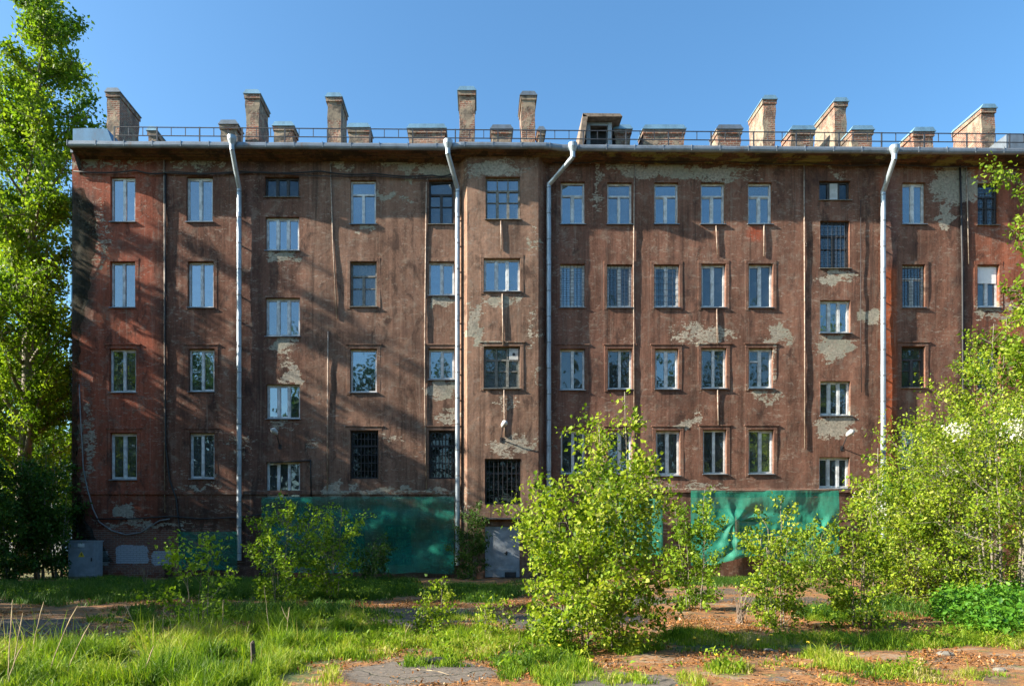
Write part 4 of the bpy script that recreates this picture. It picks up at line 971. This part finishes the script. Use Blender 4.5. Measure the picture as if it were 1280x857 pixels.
# broad leaved weeds between the grass
b = ground_patch(2200, (-14, 16, 8, 25), lambda x, y: gd(x, y) * (vnoise(x * .8, y * .8, 91) > .55))
pp = np.repeat(np.concatenate([b, np.zeros((len(b), 1))], 1), 9, 0); pp[:, :2] += RNG.normal(size=(len(pp), 2)) * .07; pp[:, 2] = gz(pp[:, 0], pp[:, 1]) + RNG.uniform(.02, .26, len(pp))
V, T, a = leaves_mesh(pp, RNG.uniform(.03, .085, len(pp)), np.clip(.45 + RNG.normal(size=len(pp)) * .25, 0, 1), .6, .5)
tag(fast_mesh('weeds', V, T, M['leaf_mid'], attrs={'rnd': a}), 'low broad-leaved weeds scattered through the grass', 'weeds', kind='stuff')
# dead leaves and chips
b = ground_patch(100000, (-11, 13, 6.8, 20), lambda x, y: np.clip(fields_ground(x, y)[0] - .6 * fields_ground(x, y)[1], .05, 1) * np.clip((fbm(x * 1.2, y * 1.2, 71) - .40) * 5, 0.03, 1))
pp = np.concatenate([b, (gz(b[:, 0], b[:, 1]) + RNG.uniform(.003, .02, len(b)))[:, None]], 1)
V, T, a = leaves_mesh(pp, RNG.uniform(.02, .062, len(pp)), np.clip(RNG.beta(1.6, 1.8, len(pp)), 0, 1), 2.5, .6)
tag(fast_mesh('leaf_litter', V, T, M['litter'], attrs={'rnd': a}), 'rusty dead leaves and moss flakes strewn over the asphalt', 'leaf litter', kind='stuff')

# dry stalks
def stalk(px, py, H, lean, az, label, forked=False):
    x, y = G(px, py); rng = random.Random(px); s = MB(); d = Vector((math.cos(az), math.sin(az) * .3, 0)) * lean
    pts = [Vector((x, y, -.02)) + d * H * (k / 6) ** 1.4 + Vector((rng.uniform(-1, 1) * .006, 0, H * k / 6)) for k in range(7)]
    z0 = float(gz(np.array([x]), np.array([y]))[0])
    pts = [p + Vector((0, 0, z0)) for p in pts]
    s.tube(pts, [.0075, .007, .006, .0055, .005, .008, .003], 5)
    if forked: s.tube([pts[4], pts[4] + Vector((-.06, 0, .12)), pts[4] + Vector((-.1, .0, .22))], [.005, .006, .002], 5)
    return tag(s.build('dry_stalk', M['twig'], None, (x, y, z0)), label, 'stalk', 'dry grass stalks in the left foreground')
for a in [(10,856,1.02,.05,0,'tallest straight dry stalk at the left edge of the grass'),(16,842,.80,.16,0,'slightly leaning dry stalk second from the left edge'),(38,832,.88,.2,0,'long dry stalk leaning right in the left foreground'),(8,858,.52,.35,0,'short leaning stalk in the bottom left corner'),
          (60,848,.92,.38,0,'strongly leaning dry stalk crossing the bottom left grass'),(82,846,.70,.42,0,'low bent dry stalk just right of the strongly leaning one'),(146,800,.60,.34,0,'dry stalk leaning right, one of the crossed pair'),(172,800,.62,.32,math.pi,'dry stalk leaning left, one of the crossed pair'),
          (163,805,.40,.1,0,'short upright stalk below the crossed pair'),(203,795,.62,.06,0,'straight dry stalk left of the shaded low sapling'),(278,800,.7,.02,0,'straight thin stalk right of the shaded low sapling'),(337,800,.92,.1,math.pi,'tall thin stalk in the grass before the green net'),(357,806,.62,.1,0,'forked thick stalk in the grass before the green net'),(176,855,.5,.3,0,'leaning stalk at the bottom edge between the grass tufts')]:
    stalk(*a, forked='forked' in a[-1])
# twig clumps
def twigs(px, py, n, H, label, seed):
    x, y = G(px, py); rng = random.Random(seed); s = MB()
    for k in range(n):
        az = rng.uniform(0, 6.28); l = rng.uniform(.05, .4) * H; h = H * rng.uniform(.5, 1)
        s.tube([(x + rng.uniform(-.1, .1), y + rng.uniform(-.1, .1), -.05), (x + math.cos(az) * l * .5, y + math.sin(az) * l * .5, h * .6), (x + math.cos(az) * l, y + math.sin(az) * l, h)], [.007, .005, .002], 4)
    return tag(s.build('bare_twigs', M['woodgrey'], None, (x, y, 0)), label, 'twigs')
twigs(925, 778, 26, .75, 'clump of bare brown twigs between the two right saplings', 3); twigs(1175, 735, 30, 1.7, 'bare branching twigs in front of the white flowering bush', 5); twigs(182, 738, 9, 1.0, 'few pale bare stems before the whitewashed brick', 6)
for k, (px, py) in enumerate([(948,812),(962,806),(975,797),(868,812),(905,808),(1078,800),(1010,816),(1062,836),(742,842),(895,838),(1118,795),(702,820)]):
    x, y = G(px, py); z = float(gz(x, y)); h = .16 + .012 * (k % 5); dx = .03 * math.sin(k * 2.1)
    dn_ = empty('dandelion', (x, y, z), 'small yellow dandelion standing in the grass tufts right of the central bush', 'flower', 'yellow dandelions in the yard')
    MB().tube([(x, y, z - .02), (x + dx * .4, y, z + h * .6), (x + dx, y, z + h)], .004, 5).build('stem', M['leaf_nettle'], dn_)
    MB().tube([(x + dx, y, z + h - .008), (x + dx, y - .004, z + h + .006), (x + dx, y - .008, z + h + .014), (x + dx, y - .008, z + h + .02)], [.008, .026, .024, .01], 9).build('flower_head', M['flower'], dn_)
# wooden stake
x, y = G(316, 838); z = float(gz(np.array([x]), np.array([y]))[0]); h = .36
MBs = MB(); MBs.tube([(x, y, z - .1), (x + .005, y, z + h * .6), (x - .004, y, z + h), (x + .01, y, z + h + .03)], [.034, .032, .03, .012], 7)
tag(MBs.build('wooden_stake', M['bark_dark'], None, (x, y, z)), 'short dark broken wooden stake standing in the left grass', 'stake')
# rubbish
def rag(px, py, w, seed, mat, label):
    x, y = G(px, py); rng = np.random.default_rng(seed); n = 18
    u, v = np.meshgrid(np.linspace(-1, 1, n), np.linspace(-1, 1, n)); r = np.clip(1 - (u ** 2 + v ** 2) * .55, 0, 1)
    Z = r * (.03 + .09 * fbm(u * 3 + seed, v * 3, seed)); V = np.stack([x + u * w + (fbm(u * 2, v * 2, 5) - .5) * .12, y + v * w * .5, gz(x + u * w, y + v * w * .5) + Z - .004], -1).reshape(-1, 3)
    i, j = np.meshgrid(np.arange(n - 1), np.arange(n - 1)); q = (j * n + i).ravel()
    tag(fast_mesh('crumpled_bag', V, np.stack([q, q + 1, q + n + 1, q + n], -1), mat, None, (x, y, 0)), label, 'rubbish')
rag(545, 828, .22, 3, M['rubber'], 'crumpled black plastic bag lying at the edge of the sunlit asphalt')
x, y = G(535, 842)
tag(MB().tube([(x + a, y + b, .025 + c + float(gz(x + a, y + b))) for a, b, c in ((-.22,.13,0),(-.14,.10,.02),(-.1,.03,.015),(-.02,.04,.01),(.05,-.03,.02),(.13,-.05,.01),(.17,-.13,.02),(.27,-.2,0))], [.003,.004,.0045,.0045,.004,.0035,.003,.002], 5).build('fallen_twig', M['twig'], None, (x, y, 0)), 'pale crooked fallen twig lying on the sunlit asphalt', 'twig')
rng = random.Random(9); STN = [(1182, 818, .13), (960, 812, .09), (1085, 842, .07), (720, 838, .06), (865, 845, .05), (1250, 838, .09)]
STL = ['flat pale stone on the rusty moss at the right', 'grey stone behind the grass tuft right of centre', 'small stone near the bottom right grass', 'small stone on the moss below the central bush', 'tiny stone beside the bright grass tuft', 'stone near the bottom right corner']
for (px, py, r), lab in zip(STN, STL):
    x, y = G(px, py); mb = MB(); z = float(gz(x, y)); rows = []
    for k in range(6):
        a = math.pi * k / 5; rows.append([(x + math.sin(a) * math.cos(t * .785) * r * rng.uniform(.85, 1.1), y + math.sin(a) * math.sin(t * .785) * r * rng.uniform(.7, .9), z + .01 + math.cos(a) * r * .35) for t in range(8)])
    for r0, r1 in zip(rows[:-1], rows[1:]):
        for t in range(8): mb.quad(r0[t], r1[t], r1[(t + 1) % 8], r0[(t + 1) % 8])
    tag(mb.build('stone', M['board'], None, (x, y, z), smooth=True), lab, 'stone')

# ---------------------------------------------------------------- surroundings out of the frame
H1 = 'tree in the row beyond the left edge that shades the yard'
CAST = [(-23.5, 24.6, 16.2, 3.0, 15000, 71), (-25.5, 20.5, 16.0, 3.6, 16000, 72), (-24.0, 16.0, 16.0, 3.6, 16000, 73), (-24.5, 11.4, 14.6, 3.3, 15000, 74), (-25, 8.3, 13.4, 2.0, 7000, 78), (-26.5, 26.3, 22.5, 2.1, 4600, 75), (-31, 25.4, 26.0, 2.6, 5600, 77), (-22.5, 26.6, 19.0, 1.7, 2300, 79), (-33, 18, 17.0, 3.6, 13000, 76)]
for x, y, H, r, n, sd in CAST:
    plant('shade_tree', (x, y), H, ip([0, .25, .6, .85, 1], [r * .7, r, r * .95, r * .6, .3]), n, .24, 'leaf_mid', H1, 'tree', sd, t0=.10, nlimb=60 if n > 6000 else 30, elev=36 if n > 6000 else 28, trunk_r=.22, twigs=8 if n > 6000 else 4, sig=.2 if n > 6000 else .13, group='trees in the row beyond the left edge')
# pale house far behind the poplar
fh = empty('pale_house', (-52, 62, 0), 'pale house glimpsed between the tree trunks at the far left', 'house'); c = org(fh)
M['pale'] = m_simple('pale_render', (.55, .53, .5), .9, 0, .1, .8, .1)
MB().box(-64, -38, 62, 72, -.2, 9).build('wall', M['pale'], fh, c)
MB().prism([(61.4, 9.01), (72.6, 9.01), (67, 12)], 'x', -64.5, -37.5).build('roof', M['galv_dull'], fh, c)
for k in range(6):
    for z in (2, 5.5):
        MB().box(-62.5 + k * 4, -61 + k * 4, 61.95, 61.99, z, z + 1.8).build('window', M['darkwood'], fh, (-62 + k * 4, 62, z))
# wood behind the camera, mirrored in the lower windows
nT = 26; pos = []
for k in range(nT):
    cx_ = -60 + 120 * k / (nT - 1) + RNG.uniform(-2, 2); h_ = RNG.uniform(19, 28); cy_ = -24 + RNG.uniform(-4, 4)
    u = RNG.normal(size=(2600, 3)); u /= np.linalg.norm(u, axis=1)[:, None]; u *= RNG.uniform(.5, 1, (2600, 1)) * (1 + .3 * np.sin(u[:, :1] * 5 + k))
    pos.append(np.stack([cx_ + u[:, 0] * 3.4, cy_ + u[:, 1] * 3, np.maximum(h_ * .5 + u[:, 2] * h_ * .5, .2)], -1))
pos = np.concatenate(pos); V, T, a = leaves_mesh(pos, np.full(len(pos), .8), np.clip(.4 + RNG.normal(size=len(pos)) * .2, 0, 1), .4, .8)
tag(fast_mesh('woodland', V, T, M['leaf_dark'], attrs={'rnd': a}), 'wood across the yard reflected in the lower windows', 'woodland', kind='stuff')

# ---------------------------------------------------------------- light, sky, camera
SUN = Vector((-1, -.185, .55)).normalized()
el = math.asin(SUN.z); rot = math.atan2(SUN.x, SUN.y)
sd = bpy.data.lights.new('sun', 'SUN'); sd.energy = 5.0; sd.angle = R(.45); sd.color = (1.0, .90, .76)
so = bpy.data.objects.new('sun', sd); COL.objects.link(so); so.rotation_euler = SUN.to_track_quat('Z', 'Y').to_euler(); so.location = SUN * 60
W = bpy.data.worlds.new('World'); scene.world = W; W.use_nodes = True; nt = W.node_tree
bg = nt.nodes['Background']; sk = nt.nodes.new('ShaderNodeTexSky'); sk.sky_type = 'NISHITA'; sk.sun_disc = False
sk.sun_elevation = el; sk.sun_rotation = rot; sk.air_density = 1.0; sk.dust_density = 1.5; sk.ozone_density = 3.0; sk.altitude = 50
hs = nt.nodes.new('ShaderNodeHueSaturation'); hs.inputs['Saturation'].default_value = 1.12; nt.links.new(sk.outputs[0], hs.inputs['Color'])
tn = nt.nodes.new('ShaderNodeMix'); tn.data_type = 'RGBA'; tn.blend_type = 'MULTIPLY'; tn.inputs[0].default_value = 1; tn.inputs[7].default_value = (.86, 1.05, 1.04, 1)
nt.links.new(hs.outputs[0], tn.inputs[6]); nt.links.new(tn.outputs[2], bg.inputs[0]); bg.inputs[1].default_value = .089
cd = bpy.data.cameras.new('camera'); cam = bpy.data.objects.new('camera', cd); COL.objects.link(cam)
cam.location = (0, 0, EYE); cam.rotation_euler = (R(90), 0, 0); cd.sensor_width = 36; cd.sensor_fit = 'HORIZONTAL'; cd.lens = 24
cd.shift_x = (640 - CX) / 1280; cd.shift_y = (HZ - 428.5) / 1280; cd.clip_start = .1; cd.clip_end = 2000
scene.camera = cam
vs = scene.view_settings; vs.view_transform = 'Standard'; vs.look = 'None'; vs.gamma = 1; vs.use_curve_mapping = False; vs.exposure = 1.72
scene.cycles.max_bounces = 6; scene.cycles.transparent_max_bounces = 12; scene.cycles.use_denoising = True
scene.cycles.diffuse_bounces = 3; scene.cycles.glossy_bounces = 3; scene.cycles.caustics_reflective = False; scene.cycles.caustics_refractive = False
